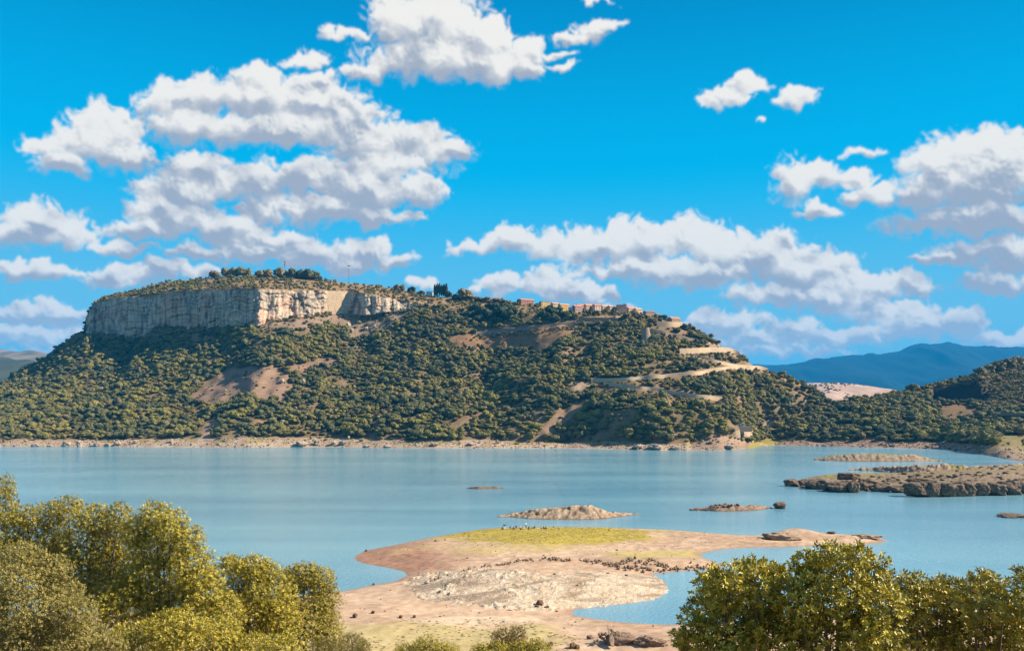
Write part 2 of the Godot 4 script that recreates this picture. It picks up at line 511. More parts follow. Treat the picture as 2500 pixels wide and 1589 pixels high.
func build_hill() -> void:
	hill.u0 = -300.0
	hill.step = 6.0
	hill.nx = 418
	var subs := [6, 14, 20, 20, 18, 14, 14]
	var big := noise("hbig", 3, 1.0 / 130.0, 3)
	var mid := noise("hmid", 4, 1.0 / 34.0, 4)
	var tone := noise("htone", 6, 1.0 / 24.0, 5)
	var us := []
	for i in hill.nx:
		us.append(hill_rows(hill.u0 + i * hill.step))
	tmp_cols = PackedColorArray()
	var add_row := func(s: int, t: float) -> void:
		hill.s.append(s + t)
		for i in hill.nx:
			var r: Array = us[i]
			var a: Vector3 = r[s]
			var b: Vector3 = r[s + 1]
			var d := lerpf(a.z, b.z, t)
			var v := lerpf(a.y, b.y, t)
			var q := P(a.x, v, d)
			var amp := clampf((s + t - 0.4) * 0.8, 0.0, 1.0)
			if s >= 5: amp *= 0.25
			var n := big.get_noise_2d(q.x, q.z * 0.5 + q.y) * 26.0 + mid.get_noise_3d(q.x, q.y, q.z) * 7.0
			q.z += n * amp
			if s < 5: q.y += mid.get_noise_3d(q.x + 400.0, q.y, q.z) * 2.5 * amp
			if s == 5 and a.x > 206 and a.x < 1010 and t > 0.02 and t < 0.98: q.z -= 9.0
			var pv := px(q)
			# what the ground is made of
			var k := tone.get_noise_3d(q.x, q.y, q.z)
			var c := Color(0.20, 0.145, 0.080).lerp(Color(0.32, 0.225, 0.135), clampf(k + 0.5, 0.0, 1.0))
			if s == 0:
				var pale := Color(0.60, 0.48, 0.36).lerp(Color(0.46, 0.33, 0.24), clampf(k * 1.6 + 0.5, 0.0, 1.0))
				c = pale.lerp(Color(0.36, 0.32, 0.10), sst(0.05, 0.25, mid.get_noise_2d(q.x * 1.5 + 90.0, q.z)) * sst(0.3, 0.55, t) * 0.8)
				c = c.lerp(Color(0.28, 0.19, 0.13), sst(0.7, 1.0, t) * 0.6)
			elif s >= 6:
				c = Color(0.42, 0.29, 0.16).lerp(Color(0.30, 0.21, 0.11), clampf(k + 0.5, 0.0, 1.0))
			elif s == 5 and a.x < 1010:
				c = Color(0.42, 0.31, 0.22)
			if s <= 1 and a.x > 1818 and pv.y > 1060: c = Color(0.31, 0.27, 0.07) if k > -0.25 else Color(0.5, 0.4, 0.28)
			for bp in BARE:
				if in_poly(bp[0], a.x, pv.y): c = bp[2].lerp(bp[2] * 0.72, clampf(k + 0.5, 0.0, 1.0))
			hill.p.append(q)
			hill.v.append(pv.y)
			tmp_cols.append(c)
	# under water first, then the rows, then the far side
	hill.s.append(-1.0)
	for i in hill.nx:
		var a: Vector3 = us[i][0]
		var q := P(a.x, a.y, a.z - 14.0)
		q.y = -3.0
		hill.p.append(q)
		hill.v.append(px(q).y)
		tmp_cols.append(Color(0.3, 0.23, 0.17))
	for s in subs.size():
		for t in subs[s]:
			add_row.call(s, float(t) / subs[s])
	add_row.call(6, 1.0)
	for back in [[60.0, -3.0], [180.0, -25.0], [420.0, -110.0], [700.0, -260.0]]:
		hill.s.append(8.0)
		for i in hill.nx:
			var a: Vector3 = us[i][7]
			var q := P(a.x, a.y, a.z)
			q.z -= back[0]
			q.x *= 1.0 + back[0] / 4000.0
			q.y = maxf(q.y + back[1], -6.0)
			hill.p.append(q)
			hill.v.append(2000.0)
			tmp_cols.append(Color(0.3, 0.22, 0.13))
	hill.ny = hill.s.size()
	var o := obj("table_mountain", grid_mesh(hill.nx, hill.ny, hill.p, tmp_cols), mats.earth)
	tag(o, "long wooded table mountain rising from the far lake shore to a flat top", "", "", "structure")

func build_cliff() -> void:
	var nx := 450
	var u0 := 207.0
	var ny := 52
	var v := PackedVector3Array()
	var c := PackedColorArray()
	var butt := noise("cbutt", 41, 1.0 / 38.0, 3)
	var crack := noise("ccrack", 42, 1.0, 3, FastNoiseLite.TYPE_SIMPLEX_SMOOTH, FastNoiseLite.FRACTAL_RIDGED)
	var cell := noise("ccell", 43, 1.0 / 15.0, 2, FastNoiseLite.TYPE_CELLULAR)
	cell.cellular_return_type = FastNoiseLite.RETURN_CELL_VALUE
	var strat := noise("cstrat", 44, 1.0, 3)
	var fin := noise("cfinec", 45, 1.0 / 5.0, 4)
	for j in ny:
		for i in nx:
			var u := u0 + i * 2.0
			var a := li(HILL.c0, u)
			var b := li(HILL.c1, u)
			var t := clampf((j - 3.0) / (ny - 6.0), -0.06, 1.0)
			var p := P(u, a.x, a.y).lerp(P(u, b.x, b.y), t)
			var along := u * 0.62
			var quarry := sst(792, 801, u) * sst(856, 848, u)
			var edge := sst(1106, 1060, u)
			var rough := (1.0 - 0.93 * quarry) * edge
			var fade := sst(1.02, 0.9, t) * 0.7 + 0.3
			# ledges: each bed of rock stands a little in or out
			var bed := p.y * 0.16 + butt.get_noise_2d(along, p.y * 0.3) * 1.2
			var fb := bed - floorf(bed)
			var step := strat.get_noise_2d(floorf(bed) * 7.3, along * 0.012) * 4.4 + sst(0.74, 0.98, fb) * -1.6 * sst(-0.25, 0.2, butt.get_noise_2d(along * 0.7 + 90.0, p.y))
			var cr := crack.get_noise_2d(along * 0.035, p.y * 0.008)
			var blk := cell.get_noise_3d(along, p.y * 0.55, 0.0)
			var out := butt.get_noise_2d(along * 1.2, p.y * 0.25) * 9.0 + step - sst(0.45, 0.95, cr) * 3.6 + blk * 1.9 + fin.get_noise_3d(along, p.y, 3.0) * 1.5
			out *= rough * fade
			out += sst(0.34, 0.0, t) * 6.0 * sst(610, 640, u) * sst(800, 760, u)      # a talus foot on the sunny side
			if u < 245: out += sst(0.42, 0.5, t) * sst(0.68, 0.55, t) * 5.0           # the overhanging nose
			p.z += out + 1.5
			p.x += out * 0.25 + (rough * fin.get_noise_2d(p.y * 1.3, along) * 1.4)
			if j == ny - 2: p += Vector3(0, 0.3, -7)
			if j == ny - 1: p += Vector3(0, -2.5, -16)
			v.append(p)
			var k1 := butt.get_noise_3d(along * 0.8, p.y * 0.9, 70.0)
			var k2 := fin.get_noise_3d(along * 0.5, p.y * 0.9, 140.0)
			var streak := crack.get_noise_2d(along * 0.12 + 50.0, p.y * 0.01)
			var col := Color(0.74, 0.60, 0.46).lerp(Color(0.70, 0.46, 0.34), sst(0.0, 0.4, k1))
			col = col.lerp(Color(0.46, 0.40, 0.345), sst(0.05, 0.45, -k1) * 0.75)
			col = col.lerp(Color(0.15, 0.14, 0.125), sst(0.2, 0.85, streak) * 0.75 * (1.0 - quarry))
			col = col.lerp(Color(0.16, 0.14, 0.12), sst(0.3, 0.9, cr) * 0.6 * (1.0 - quarry))
			col = col.lerp(Color(0.82, 0.70, 0.55), sst(0.1, 0.5, k2) * 0.7)
			col = col.lerp(Color(0.72, 0.56, 0.38).lerp(Color(0.64, 0.48, 0.33), clampf(k2 + 0.5, 0, 1)), quarry)
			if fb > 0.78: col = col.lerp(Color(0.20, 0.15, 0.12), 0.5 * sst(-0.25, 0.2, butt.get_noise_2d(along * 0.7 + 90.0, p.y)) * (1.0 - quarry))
			if t > 0.965: col = Color(0.40, 0.29, 0.17)
			c.append(col)
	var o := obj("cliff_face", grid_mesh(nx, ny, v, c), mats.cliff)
	tag(o, "long pale limestone cliff under the flat top of the mountain", "", "", "structure")

const RHILL := {
	"shore": [[1862, 1087], [1900, 1087], [2000, 1089], [2123, 1092], [2301, 1096], [2350, 1102], [2393, 1109], [2425, 1114], [2460, 1121], [2500, 1127], [2700, 1142], [3000, 1146]],
	"bank": [[1862, 1083], [1885, 1077], [1910, 1071], [2000, 1079], [2100, 1075], [2300, 1077], [2390, 1085], [2500, 1088], [3000, 1092]],
	"m1": [[1862, 1081, 985], [1886, 1068, 985], [1915, 1054, 980], [1950, 1044, 975], [2040, 1038, 970], [2150, 1032, 950], [2300, 1032, 930], [2400, 1038, 890], [2500, 1040, 850], [3000, 1035, 830]],
	"m2": [[1862, 1080, 1000], [1886, 1063, 1000], [1915, 1044, 1000], [1950, 1021, 1000], [2040, 1006, 1005], [2150, 992, 1010], [2270, 988, 1010], [2400, 988, 1000], [2500, 978, 985], [3000, 960, 960]],
	"top": [[1862, 1079, 1015], [1886, 1060, 1015], [1915, 1038, 1015], [1940, 1024, 1015], [2000, 1001, 1020], [2040, 989, 1030], [2081, 976, 1045], [2123, 972, 1060], [2185, 960, 1075], [2218, 954, 1085], [2268, 944, 1100], [2330, 930, 1120], [2376, 920, 1130], [2397, 911, 1140], [2455, 895, 1155], [2500, 889, 1165], [3000, 830, 1210]],
}

func rhill_rows(u: float) -> Array:
	var sv := li(RHILL.shore, u).x
	var sd := wd(sv)
	var b := li(RHILL.bank, u).x
	var out := [Vector3(u, sv, sd), Vector3(u, b, maxf(sd + 28.0, lerpf(sd + 28.0, 740.0, sst(2330, 2600, u))))]
	for k in ["m1", "m2", "top"]:
		var q := li(RHILL[k], u)
		out.append(Vector3(u, q.x, q.y))
	var m: Vector3 = out[3]
	var t: Vector3 = out[4]
	var k := sst(2262, 2285, u) * sst(2425, 2395, u)
	var floor_ := m.lerp(t, 0.3).lerp(Vector3(u, minf(m.y - 8.0, 979.0), lerpf(1096.0, 1032.0, (u - 2262.0) / 163.0)), k)
	var brow := m.lerp(t, 0.75).lerp(Vector3(u, t.y + 9.0 + sst(2330, 2270, u) * 6.0, lerpf(1103.0, 1040.0, (u - 2262.0) / 163.0)), k)
	out.insert(4, floor_)
	out.insert(5, brow)
	return out

func build_rhill() -> void:
	rhill.u0 = 1862.0
	rhill.step = 5.0
	rhill.nx = 220
	var subs := [6, 16, 18, 8, 8, 10]
	var big: FastNoiseLite = nz.hbig
	var mid: FastNoiseLite = nz.hmid
	var tone: FastNoiseLite = nz.htone
	var us := []
	for i in rhill.nx:
		us.append(rhill_rows(rhill.u0 + i * rhill.step))
	var cols := PackedColorArray()
	var rows := [[-1, 0.0]]
	for s in subs.size():
		for t in subs[s]:
			rows.append([s, float(t) / subs[s]])
	rows.append([5, 1.0])
	for k in 3:
		rows.append([6, 50.0 + k * 200.0])
	for rw in rows:
		var s: int = rw[0]
		var t: float = rw[1]
		rhill.s.append(s + (t if s < 6 else 1.0))
		for i in rhill.nx:
			var u := rhill.u0 + i * rhill.step
			var q: Vector3
			if s == -1:
				q = P(u, us[i][0].y, us[i][0].z - 14.0)
				q.y = -3.0
			elif s == 6:
				q = P(u, us[i][6].y, us[i][6].z) + Vector3(t * 0.4, -t * 0.12, -t)
			else:
				var a: Vector3 = us[i][s]
				var b: Vector3 = us[i][s + 1]
				q = P(u, lerpf(a.y, b.y, t), lerpf(a.z, b.z, t))
				var amp := clampf((s + t - 0.4) * 0.8, 0.0, 1.0) * (0.2 if s >= 4 else 1.0)
				q.z += (big.get_noise_2d(q.x, q.z * 0.5 + q.y) * 18.0 + mid.get_noise_3d(q.x, q.y, q.z) * 6.0) * amp
				q.y += mid.get_noise_3d(q.x + 300.0, q.y, q.z) * 1.6 * clampf(s + t, 0.0, 1.0)
			var pv := px(q).y
			var k := tone.get_noise_3d(q.x, q.y, q.z)
			var c := Color(0.25, 0.155, 0.09).lerp(Color(0.17, 0.13, 0.06), clampf(k + 0.5, 0.0, 1.0))
			if s <= 0:
				c = Color(0.46, 0.33, 0.25).lerp(Color(0.33, 0.23, 0.17), clampf(k * 1.6 + 0.5, 0.0, 1.0))
				var green := sst(1960, 1880, u) * 1.2 + sst(2340, 2420, u) * 0.85
				c = c.lerp(Color(0.29, 0.25, 0.08), clampf(green * (0.5 + k), 0.0, 0.9) * sst(0.1, 0.35, t))
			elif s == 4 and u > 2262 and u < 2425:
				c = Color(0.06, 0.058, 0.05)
			elif s <= 2 and u < 1905:
				c = Color(0.30, 0.27, 0.07) if k > -0.2 else Color(0.5, 0.4, 0.28)
			elif s == 1 and u > 2440:
				c = Color(0.27, 0.23, 0.10)
			rhill.p.append(q)
			rhill.v.append(pv if s < 6 else 2000.0)
			cols.append(c)
	rhill.ny = rhill.s.size()
	var o := obj("right_hill", grid_mesh(rhill.nx, rhill.ny, rhill.p, cols), mats.earth)
	tag(o, "lower scrubby hill closing the bay on the right, with a dark quarry cut", "", "", "structure")

func range_mesh(prof: Array, d: float, base_v: float, depth: float, sd: int, c0: Color, c1: Color, ny := 18) -> ArrayMesh:
	# a far ridge: the front slope rises from base_v to the profile over «depth» metres
	var n := FastNoiseLite.new()
	n.seed = sd
	n.frequency = 6.0 / d
	n.fractal_octaves = 5
	var u0: float = prof[0][0]
	var u1: float = prof[prof.size() - 1][0]
	var nx := int((u1 - u0) / 7.0)
	var v := PackedVector3Array()
	var c := PackedColorArray()
	for j in ny + 2:
		for i in nx:
			var u := u0 + (u1 - u0) * i / (nx - 1)
			var tv := li(prof, u).x
			var t := minf(float(j) / (ny - 1), 1.0)
			var top := P(u, tv, d)
			var p := top
			var low := maxf(P(u, base_v, d - depth).y, -3.0)
			p.z = -(d - depth * (1.0 - t))
			p.y = lerpf(low, top.y, t)
			var k := n.get_noise_2d(p.x, p.z * 0.6)
			p.y += k * (top.y - low) * 0.35 * t * (1.0 - t) * 2.0 + n.get_noise_2d(p.x * 6.0, p.z * 4.0) * (top.y - low) * 0.035 * t
			p.z += k * depth * 0.25 * (1.0 - t)
			if j >= ny: p += Vector3(0, -(top.y - low) * 0.6 * (j - ny + 1), -depth * 0.7 * (j - ny + 1))
			v.append(p)
			c.append(c0.lerp(c1, clampf(n.get_noise_2d(p.x * 5.0 + 70.0, p.z * 5.0 + p.y * 4.0) * 1.3 + 0.5, 0.0, 1.0)))
	return grid_mesh(nx, ny + 2, v, c)

# ------------------------------------------------------------------ the near shore
const SHORE := [[-300, 1520], [200, 1500], [500, 1480], [700, 1462], [841, 1443], [912, 1428], [964, 1419], [994, 1405], [987, 1396], [942, 1385], [893, 1377], [870, 1369], [865, 1363], [869, 1356], [893, 1344], [961, 1331], [1043, 1314], [1118, 1301], [1174, 1292], [1222, 1288], [1342, 1286], [1473, 1287], [1622, 1293], [1700, 1298], [1800, 1306], [1850, 1307], [1891, 1307], [1930, 1304], [2000, 1303], [2060, 1304], [2120, 1309], [2172, 1320], [2142, 1326], [2097, 1331], [1936, 1335], [1824, 1337], [1768, 1341], [1727, 1348], [1707, 1356], [1731, 1367], [1764, 1380], [1764, 1386], [1675, 1393], [1600, 1401], [1590, 1404], [1606, 1412], [1628, 1424], [1615, 1443], [1609, 1460], [1547, 1467], [1435, 1480], [1405, 1488], [1396, 1495], [1402, 1502], [1435, 1508], [1510, 1519], [1622, 1525], [1700, 1524], [1800, 1515], [2000, 1500], [2300, 1490], [2700, 1485]]
var shore := PackedVector2Array()
var near_y: PackedFloat32Array
const NX := 216
const NZ := 226
const CELL := 1.25
const NX0 := -115.0
const NZ0 := 30.0

func shore_dist(q: Vector2) -> float:
	var best := 1e9
	for i in shore.size():
		var c := Geometry2D.get_closest_point_to_segment(q, shore[i], shore[(i + 1) % shore.size()])
		best = minf(best, q.distance_squared_to(c))
	best = sqrt(best)
	return best if Geometry2D.is_point_in_polygon(q, shore) else -best

func bank_y(d: float) -> float:   # the slope below the viewpoint
	return li([[-40, 31.0], [0, 29.3], [8, 25.0], [20, 18.8], [40, 10.8], [70, 4.6], [98, 1.5], [120, -2.0]], d).x

func bump(x: float, z: float, u: float, v: float, d: float, rx: float, rz: float, h: float) -> float:
	var c := (u - CX) / F * d
	var r := Vector2((x - c) / rx, (z + d) / rz).length_squared()
	return h * exp(-r * 1.6)

func raw_near_y(x: float, z: float) -> float:
	var ds := shore_dist(Vector2(x, z))
	var y := 1.75 * (1.0 - exp(-ds / 16.0)) if ds > 0.0 else maxf(ds * 0.12, -3.0)
	var n: FastNoiseLite = nz.pen
	if ds > 0.0: y += n.get_noise_2d(x, z) * 0.45 * minf(ds / 8.0, 1.0)
	var land := sst(0.0, 5.0, ds)
	y += (bump(x, z, 1940, 1292, 212, 8, 4, 2.0) + bump(x, z, 2100, 1312, 208, 7, 3, 0.9) + bump(x, z, 1340, 1300, 200, 22, 14, 0.7) + bump(x, z, 1640, 1385, 172, 14, 6, 0.7)) * land
	y += bump(x, z, 1290, 1400, 147, 22, 11, 2.5) * land
	y += bump(x, z, 1560, 1560, 108, 9, 5, 0.9) * land
	return maxf(y, bank_y(-z) + n.get_noise_2d(x * 0.7, z * 0.7 + 60.0) * 0.8)

func ground_y(x: float, z: float) -> float:
	var fx := clampf((x - NX0) / CELL, 0.0, NX - 1.001)
	var fz := clampf((NZ0 - z) / CELL, 0.0, NZ - 1.001)
	var i := int(fx)
	var j := int(fz)
	var a := lerpf(near_y[j * NX + i], near_y[j * NX + i + 1], fx - i)
	var b := lerpf(near_y[(j + 1) * NX + i], near_y[(j + 1) * NX + i + 1], fx - i)
	return lerpf(a, b, fz - j)

func ground_at(u: float, v: float) -> Vector3:   # where the sight line through a pixel meets the near shore
	var d := 60.0
	while d < 300.0:
		var p := P(u, v, d)
		if p.y <= ground_y(p.x, p.z): return Vector3(p.x, ground_y(p.x, p.z), p.z)
		d += 0.4
	return P(u, v, wd(v))

func ell(q: Vector2, u: float, v: float, ru: float, rv: float) -> float:
	return 1.0 - Vector2((q.x - u) / ru, (q.y - v) / rv).length()

func build_near() -> void:
	var n := noise("pen", 51, 1.0 / 18.0, 4)
	var fine := noise("penf", 52, 1.0 / 5.0, 4)
	var lines := noise("penl", 53, 1.0, 3)
	for s in SHORE:
		var p := P(s[0], s[1], wd(s[1]))
		shore.append(Vector2(p.x, p.z))
	shore.append(Vector2(260, -110))
	shore.append(Vector2(260, 60))
	shore.append(Vector2(-260, 60))
	near_y.resize(NX * NZ)
	var g := WorkerThreadPool.add_group_task(func(j: int) -> void:
		for i in NX:
			near_y[j * NX + i] = raw_near_y(NX0 + i * CELL, NZ0 - j * CELL), NZ)
	WorkerThreadPool.wait_for_group_task_completion(g)
	var v := PackedVector3Array()
	var c := PackedColorArray()
	for j in NZ:
		for i in NX:
			var p := Vector3(NX0 + i * CELL, near_y[j * NX + i], NZ0 - j * CELL)
			v.append(p)
			var col := Color(0.30, 0.24, 0.12)
			if p.z < -60.0:
				var q := px(p)
				var a := n.get_noise_2d(p.x, p.z)
				var f := fine.get_noise_2d(p.x, p.z)
				col = Color(0.535, 0.40, 0.29).lerp(Color(0.47, 0.325, 0.23), clampf(0.5 + a * 1.1 + f * 0.5, 0.0, 1.0))
				# old water lines round the reddish tip
				var tip := clampf(ell(q, 930, 1365, 230, 62) * 2.0 + f * 0.2, 0.0, 1.0)
				col = col.lerp(Color(0.33, 0.19, 0.135), tip)
				col = col.lerp(col * 0.74, sst(0.0, 0.25, lines.get_noise_2d(p.y * 7.0, p.x * 0.02)) * 0.9)
				col = col.lerp(Color(0.52, 0.375, 0.27), sst(1396, 1440, q.y) * sst(1530, 1480, q.y) * 0.6)
				var band := lines.get_noise_2d(p.y * 16.0 + a * 2.0, p.x * 0.03 + p.z * 0.02)
				col = col.lerp(col * (0.80 if band < 0.0 else 1.10), minf(absf(band) * 1.8, 0.8))
				col = col.lerp(Color(0.34, 0.24, 0.17), sst(0.22, 0.5, f + a * 0.4) * 0.5)
				# grass
				var gr := ell(q, 1340, 1304, 290, 30) + a * 0.35 + f * 0.25
				col = col.lerp(Color(0.42, 0.33, 0.07).lerp(Color(0.34, 0.28, 0.055), clampf(f + 0.5, 0.0, 1.0)), sst(0.0, 0.3, gr))
				gr = ell(q, 1610, 1352, 190, 11) + a * 0.5 + f * 0.3
				col = col.lerp(Color(0.43, 0.36, 0.13), sst(0.0, 0.5, gr) * 0.8)
				gr = ell(q, 1250, 1340, 330, 16) + a * 0.5 + f * 0.4
				col = col.lerp(Color(0.46, 0.37, 0.16), sst(0.0, 0.6, gr) * 0.6)
				gr = sst(1508, 1545, q.y) * sst(1480, 1250, q.x) + a * 0.5 + f * 0.4
				col = col.lerp(Color(0.44, 0.37, 0.18), sst(0.25, 0.8, gr) * 0.85)
				col = col.lerp(Color(0.60, 0.50, 0.37), sst(0.1, 0.4, ell(q, 1180, 1514, 200, 13) + f * 0.5) * 0.7)
				if p.y < 0.25: col = col.lerp(Color(0.30, 0.19, 0.14), sst(0.25, 0.02, p.y) * 0.75)
			c.append(col)
	var o := obj("near_shore", grid_mesh(NX, NZ, v, c), mats.sand)
	tag(o, "bare tan peninsula and near shore with grassy patches below the viewpoint", "", "", "structure")

# ------------------------------------------------------------------ rocks
func rock_mesh(sd: int, size: Vector3, rough := 0.25, sharp := 3.0, sub := 3, flat := false, c0 := Color(0.36, 0.29, 0.24), c1 := Color(0.22, 0.17, 0.14)) -> ArrayMesh:
	var n := FastNoiseLite.new()
	n.seed = sd
	n.frequency = 0.9
	n.fractal_octaves = 5
	var ce := FastNoiseLite.new()
	ce.seed = sd + 3
	ce.noise_type = FastNoiseLite.TYPE_CELLULAR
	ce.cellular_return_type = FastNoiseLite.RETURN_DISTANCE2_SUB
	ce.frequency = 0.9
	var r := RandomNumberGenerator.new()
	r.seed = sd
	var cuts := []   # planes that chop the rounded block into facets
	for k in 9:
		var d := Vector3(r.randfn(), r.randfn() * 0.7 + 0.1, r.randfn()).normalized()
		cuts.append([d, r.randf_range(0.72, 1.05)])
	var s := ico(sub)
	var v := PackedVector3Array()
	var c := PackedColorArray()
	for d: Vector3 in s[0]:
		var rr := pow(pow(absf(d.x), sharp) + pow(absf(d.y), sharp) + pow(absf(d.z), sharp), -1.0 / sharp)
		for q in cuts:
			var along: float = d.dot(q[0])
			if along > 0.05: rr = minf(rr, q[1] / along)
		var k := n.get_noise_3dv(d * 1.6)
		var e := ce.get_noise_3dv(d * 1.4)
		var p := d * rr * (1.0 + k * rough + e * rough * 0.6)
		p *= size * 0.5
		p.y += size.y * 0.42
		v.append(p)
		var t := n.get_noise_3dv(d * 3.0 + Vector3(9, 0, 0)) * 1.2 + 0.45
		c.append(c0.lerp(c1, clampf(t + sst(-0.75, -0.98, e) * 0.5, 0.0, 1.0)))
	return mesh_of(v, c, s[1], flat)

func islet(called: String, label: String, prof: Array, back: float, steep: float, sd: int, amp: float, c0: Color, c1: Color, green := 0.0, parent: Node = null) -> MeshInstance3D:
	# prof: [u, row of the top, row of the front water line]; «back» its depth away from us
	var n := FastNoiseLite.new()
	n.seed = sd
	n.frequency = 0.16
	n.fractal_octaves = 5
	var cr := FastNoiseLite.new()
	cr.seed = sd + 1
	cr.frequency = 0.09
	cr.fractal_type = FastNoiseLite.FRACTAL_RIDGED
	cr.fractal_octaves = 3
	var ua: float = prof[0][0]
	var ub: float = prof[prof.size() - 1][0]
	var nx := clampi(int((ub - ua) / 2.5), 30, 240)
	var ny := 34 if back < 60.0 else 70
	var v := PackedVector3Array()
	var c := PackedColorArray()
	for j in ny:
		var t := float(j) / (ny - 1)
		for i in nx:
			var u := lerpf(ua, ub, float(i) / (nx - 1))
			var e := minf(1.0, minf(u - ua, ub - u) / (ub - ua) * 7.0)
			e = sqrt(maxf(e, 0.0))
			var q := li(prof, u)
			var df := wd(q.y)
			var bk := back * (0.15 + 0.85 * e)
			var h := maxf(EYE - (q.x - HZ) / F * (df + bk * 0.4), 0.05)
			var d := df - 1.2 + (bk + 2.4) * t
			var p := P(u, q.y, d)
			var shape := sst(0.0, 1.0 / steep, t) * (1.0 - sst(0.5, 1.0, t) * 0.98)
			var rg := cr.get_noise_2d(p.x * 1.6, p.z)
			p.y = -0.9 + (h + 0.9) * shape * (0.86 + 0.14 * e)
			var k := n.get_noise_2d(p.x * 1.5, p.z * 1.5)
			var fk := n.get_noise_2d(p.x * 5.0 + 30.0, p.z * 5.0)
			p.y += (k * amp * 1.1 + fk * amp * 0.4 - sst(0.35, 0.9, rg) * amp * 1.1 + amp * 0.2) * shape
			p.x += n.get_noise_2d(p.x * 2.0 + 50.0, p.z * 2.0) * amp * 0.7
			p.z += n.get_noise_2d(p.x * 2.0, p.z * 2.0 + 80.0) * amp * 0.9
			v.append(p)
			var col := c0.lerp(c1, clampf(0.25 - k * 0.9 - fk * 1.2 + sst(0.35, 0.9, rg) * 0.9, 0.0, 1.0))
			if green > 0.0: col = col.lerp(Color(0.30, 0.27, 0.075), sst(0.25, 0.6, n.get_noise_2d(p.x * 0.4, p.z * 0.4 + 40.0) + green * shape * 0.8) * sst(0.2, 0.45, t))
			if p.y < 0.35: col = col.lerp(Color(0.12, 0.09, 0.075), sst(0.35, 0.05, p.y) * 0.8)
			c.append(col)
	var o := obj(called, grid_mesh(nx, ny, v, c), mats.rock, parent)
	if parent == null: tag(o, label, "islet")
	return o

func boulder(label: String, at: Vector3, size: Vector3, sd: int, c0: Color, c1: Color, turn := 0.0, category := "boulder", sharp := 3.2, rough := 0.25, called := "boulder") -> void:
	var o := obj(called, rock_mesh(sd, size, rough, sharp, 4 if size.x > 2.0 else 3, false, c0, c1), mats.rock)
	o.position = at
	o.rotation.y = turn
	tag(o, label, category)

# ------------------------------------------------------------------ far trees: a crown of lumps with loose leaf masses round it, about one unit wide
func crown_mesh(sd: int, tall := 1.0, sub := 3, ragged := 0.10, stem := 0.12, pointed := 0.0) -> ArrayMesh:
	var r := RandomNumberGenerator.new()
	r.seed = sd
	var n := FastNoiseLite.new()
	n.seed = sd
	n.frequency = 2.3
	n.fractal_octaves = 4
	var lumps := []
	for k in 9:
		var d := Vector3(r.randfn(), r.randfn() * 0.6 + 0.25, r.randfn()).normalized()
		lumps.append([d * r.randf_range(0.16, 0.30), r.randf_range(0.17, 0.27)])
	var s := ico(sub)
	var v := PackedVector3Array()
	var c := PackedColorArray()
	for d: Vector3 in s[0]:
		var best := 0.2
		for l in lumps:
			var b: float = d.dot(l[0])
			var q: float = b * b - l[0].length_squared() + l[1] * l[1]
			if q > 0.0: best = maxf(best, b + sqrt(q))
		best += n.get_noise_3dv(d * 0.9) * 0.09 + r.randf_range(-ragged, ragged) * 0.45
		var p := d * best
		if pointed > 0.0:
			p.x *= lerpf(1.0, clampf(0.55 - p.y, 0.05, 1.0), pointed)
			p.z *= lerpf(1.0, clampf(0.55 - p.y, 0.05, 1.0), pointed)
		p.y = (p.y + 0.36) * tall + stem
		if d.y < -0.5: p.y = maxf(p.y, stem * 0.6)
		v.append(p)
		var w := 0.86 + n.get_noise_3dv(d * 2.2) * 0.35
		c.append(Color(w, w, w))
	var idx: PackedInt32Array = s[1].duplicate()
	for k in 170:   # loose leaf masses that break up the outline
		var d := Vector3(r.randfn(), absf(r.randfn()) * 0.8 + 0.05, r.randfn()).normalized()
		var best := 0.25
		for l in lumps:
			var b: float = d.dot(l[0])
			var q: float = b * b - l[0].length_squared() + l[1] * l[1]
			if q > 0.0: best = maxf(best, b + sqrt(q))
		var at := d * best * r.randf_range(0.95, 1.12)
		if pointed > 0.0:
			at.x *= lerpf(1.0, clampf(0.55 - at.y, 0.05, 1.0), pointed)
			at.z *= lerpf(1.0, clampf(0.55 - at.y, 0.05, 1.0), pointed)
		at.y = (at.y + 0.36) * tall + stem
		var a := Vector3(r.randfn(), r.randfn(), r.randfn()).normalized() * r.randf_range(0.03, 0.065)
		var b2 := a.cross(Vector3(r.randfn(), r.randfn(), r.randfn())).normalized() * a.length() * 0.8
		var z := v.size()
		var w := r.randf_range(0.75, 1.2)
		for q in [at - a, at + b2, at + a, at - b2]:
			v.append(q)
			c.append(Color(w, w, w))
		idx.append_array([z, z + 1, z + 2, z, z + 2, z + 3])
	var z0 := v.size()   # the stem
	for k in 6:
		var an := TAU * k / 6
		v.append(Vector3(cos(an) * 0.035, -0.12, sin(an) * 0.035))
		v.append(Vector3(cos(an) * 0.022, stem + 0.2 * tall, sin(an) * 0.022))
		c.append(Color(0.9, 0.6, 0.45))
		c.append(Color(0.9, 0.6, 0.45))
	for k in 6:
		var a := z0 + k * 2
		var b := z0 + (k + 1) % 6 * 2
		idx.append_array([a, a + 1, b + 1, a, b + 1, b])
	return mesh_of(v, c, idx)

const GREENS := [Color(0.166, 0.152, 0.048), Color(0.140, 0.133, 0.046), Color(0.190, 0.172, 0.044), Color(0.112, 0.116, 0.048), Color(0.205, 0.172, 0.058), Color(0.165, 0.136, 0.062), Color(0.090, 0.098, 0.042)]
var crowns := []
var green_mats := []

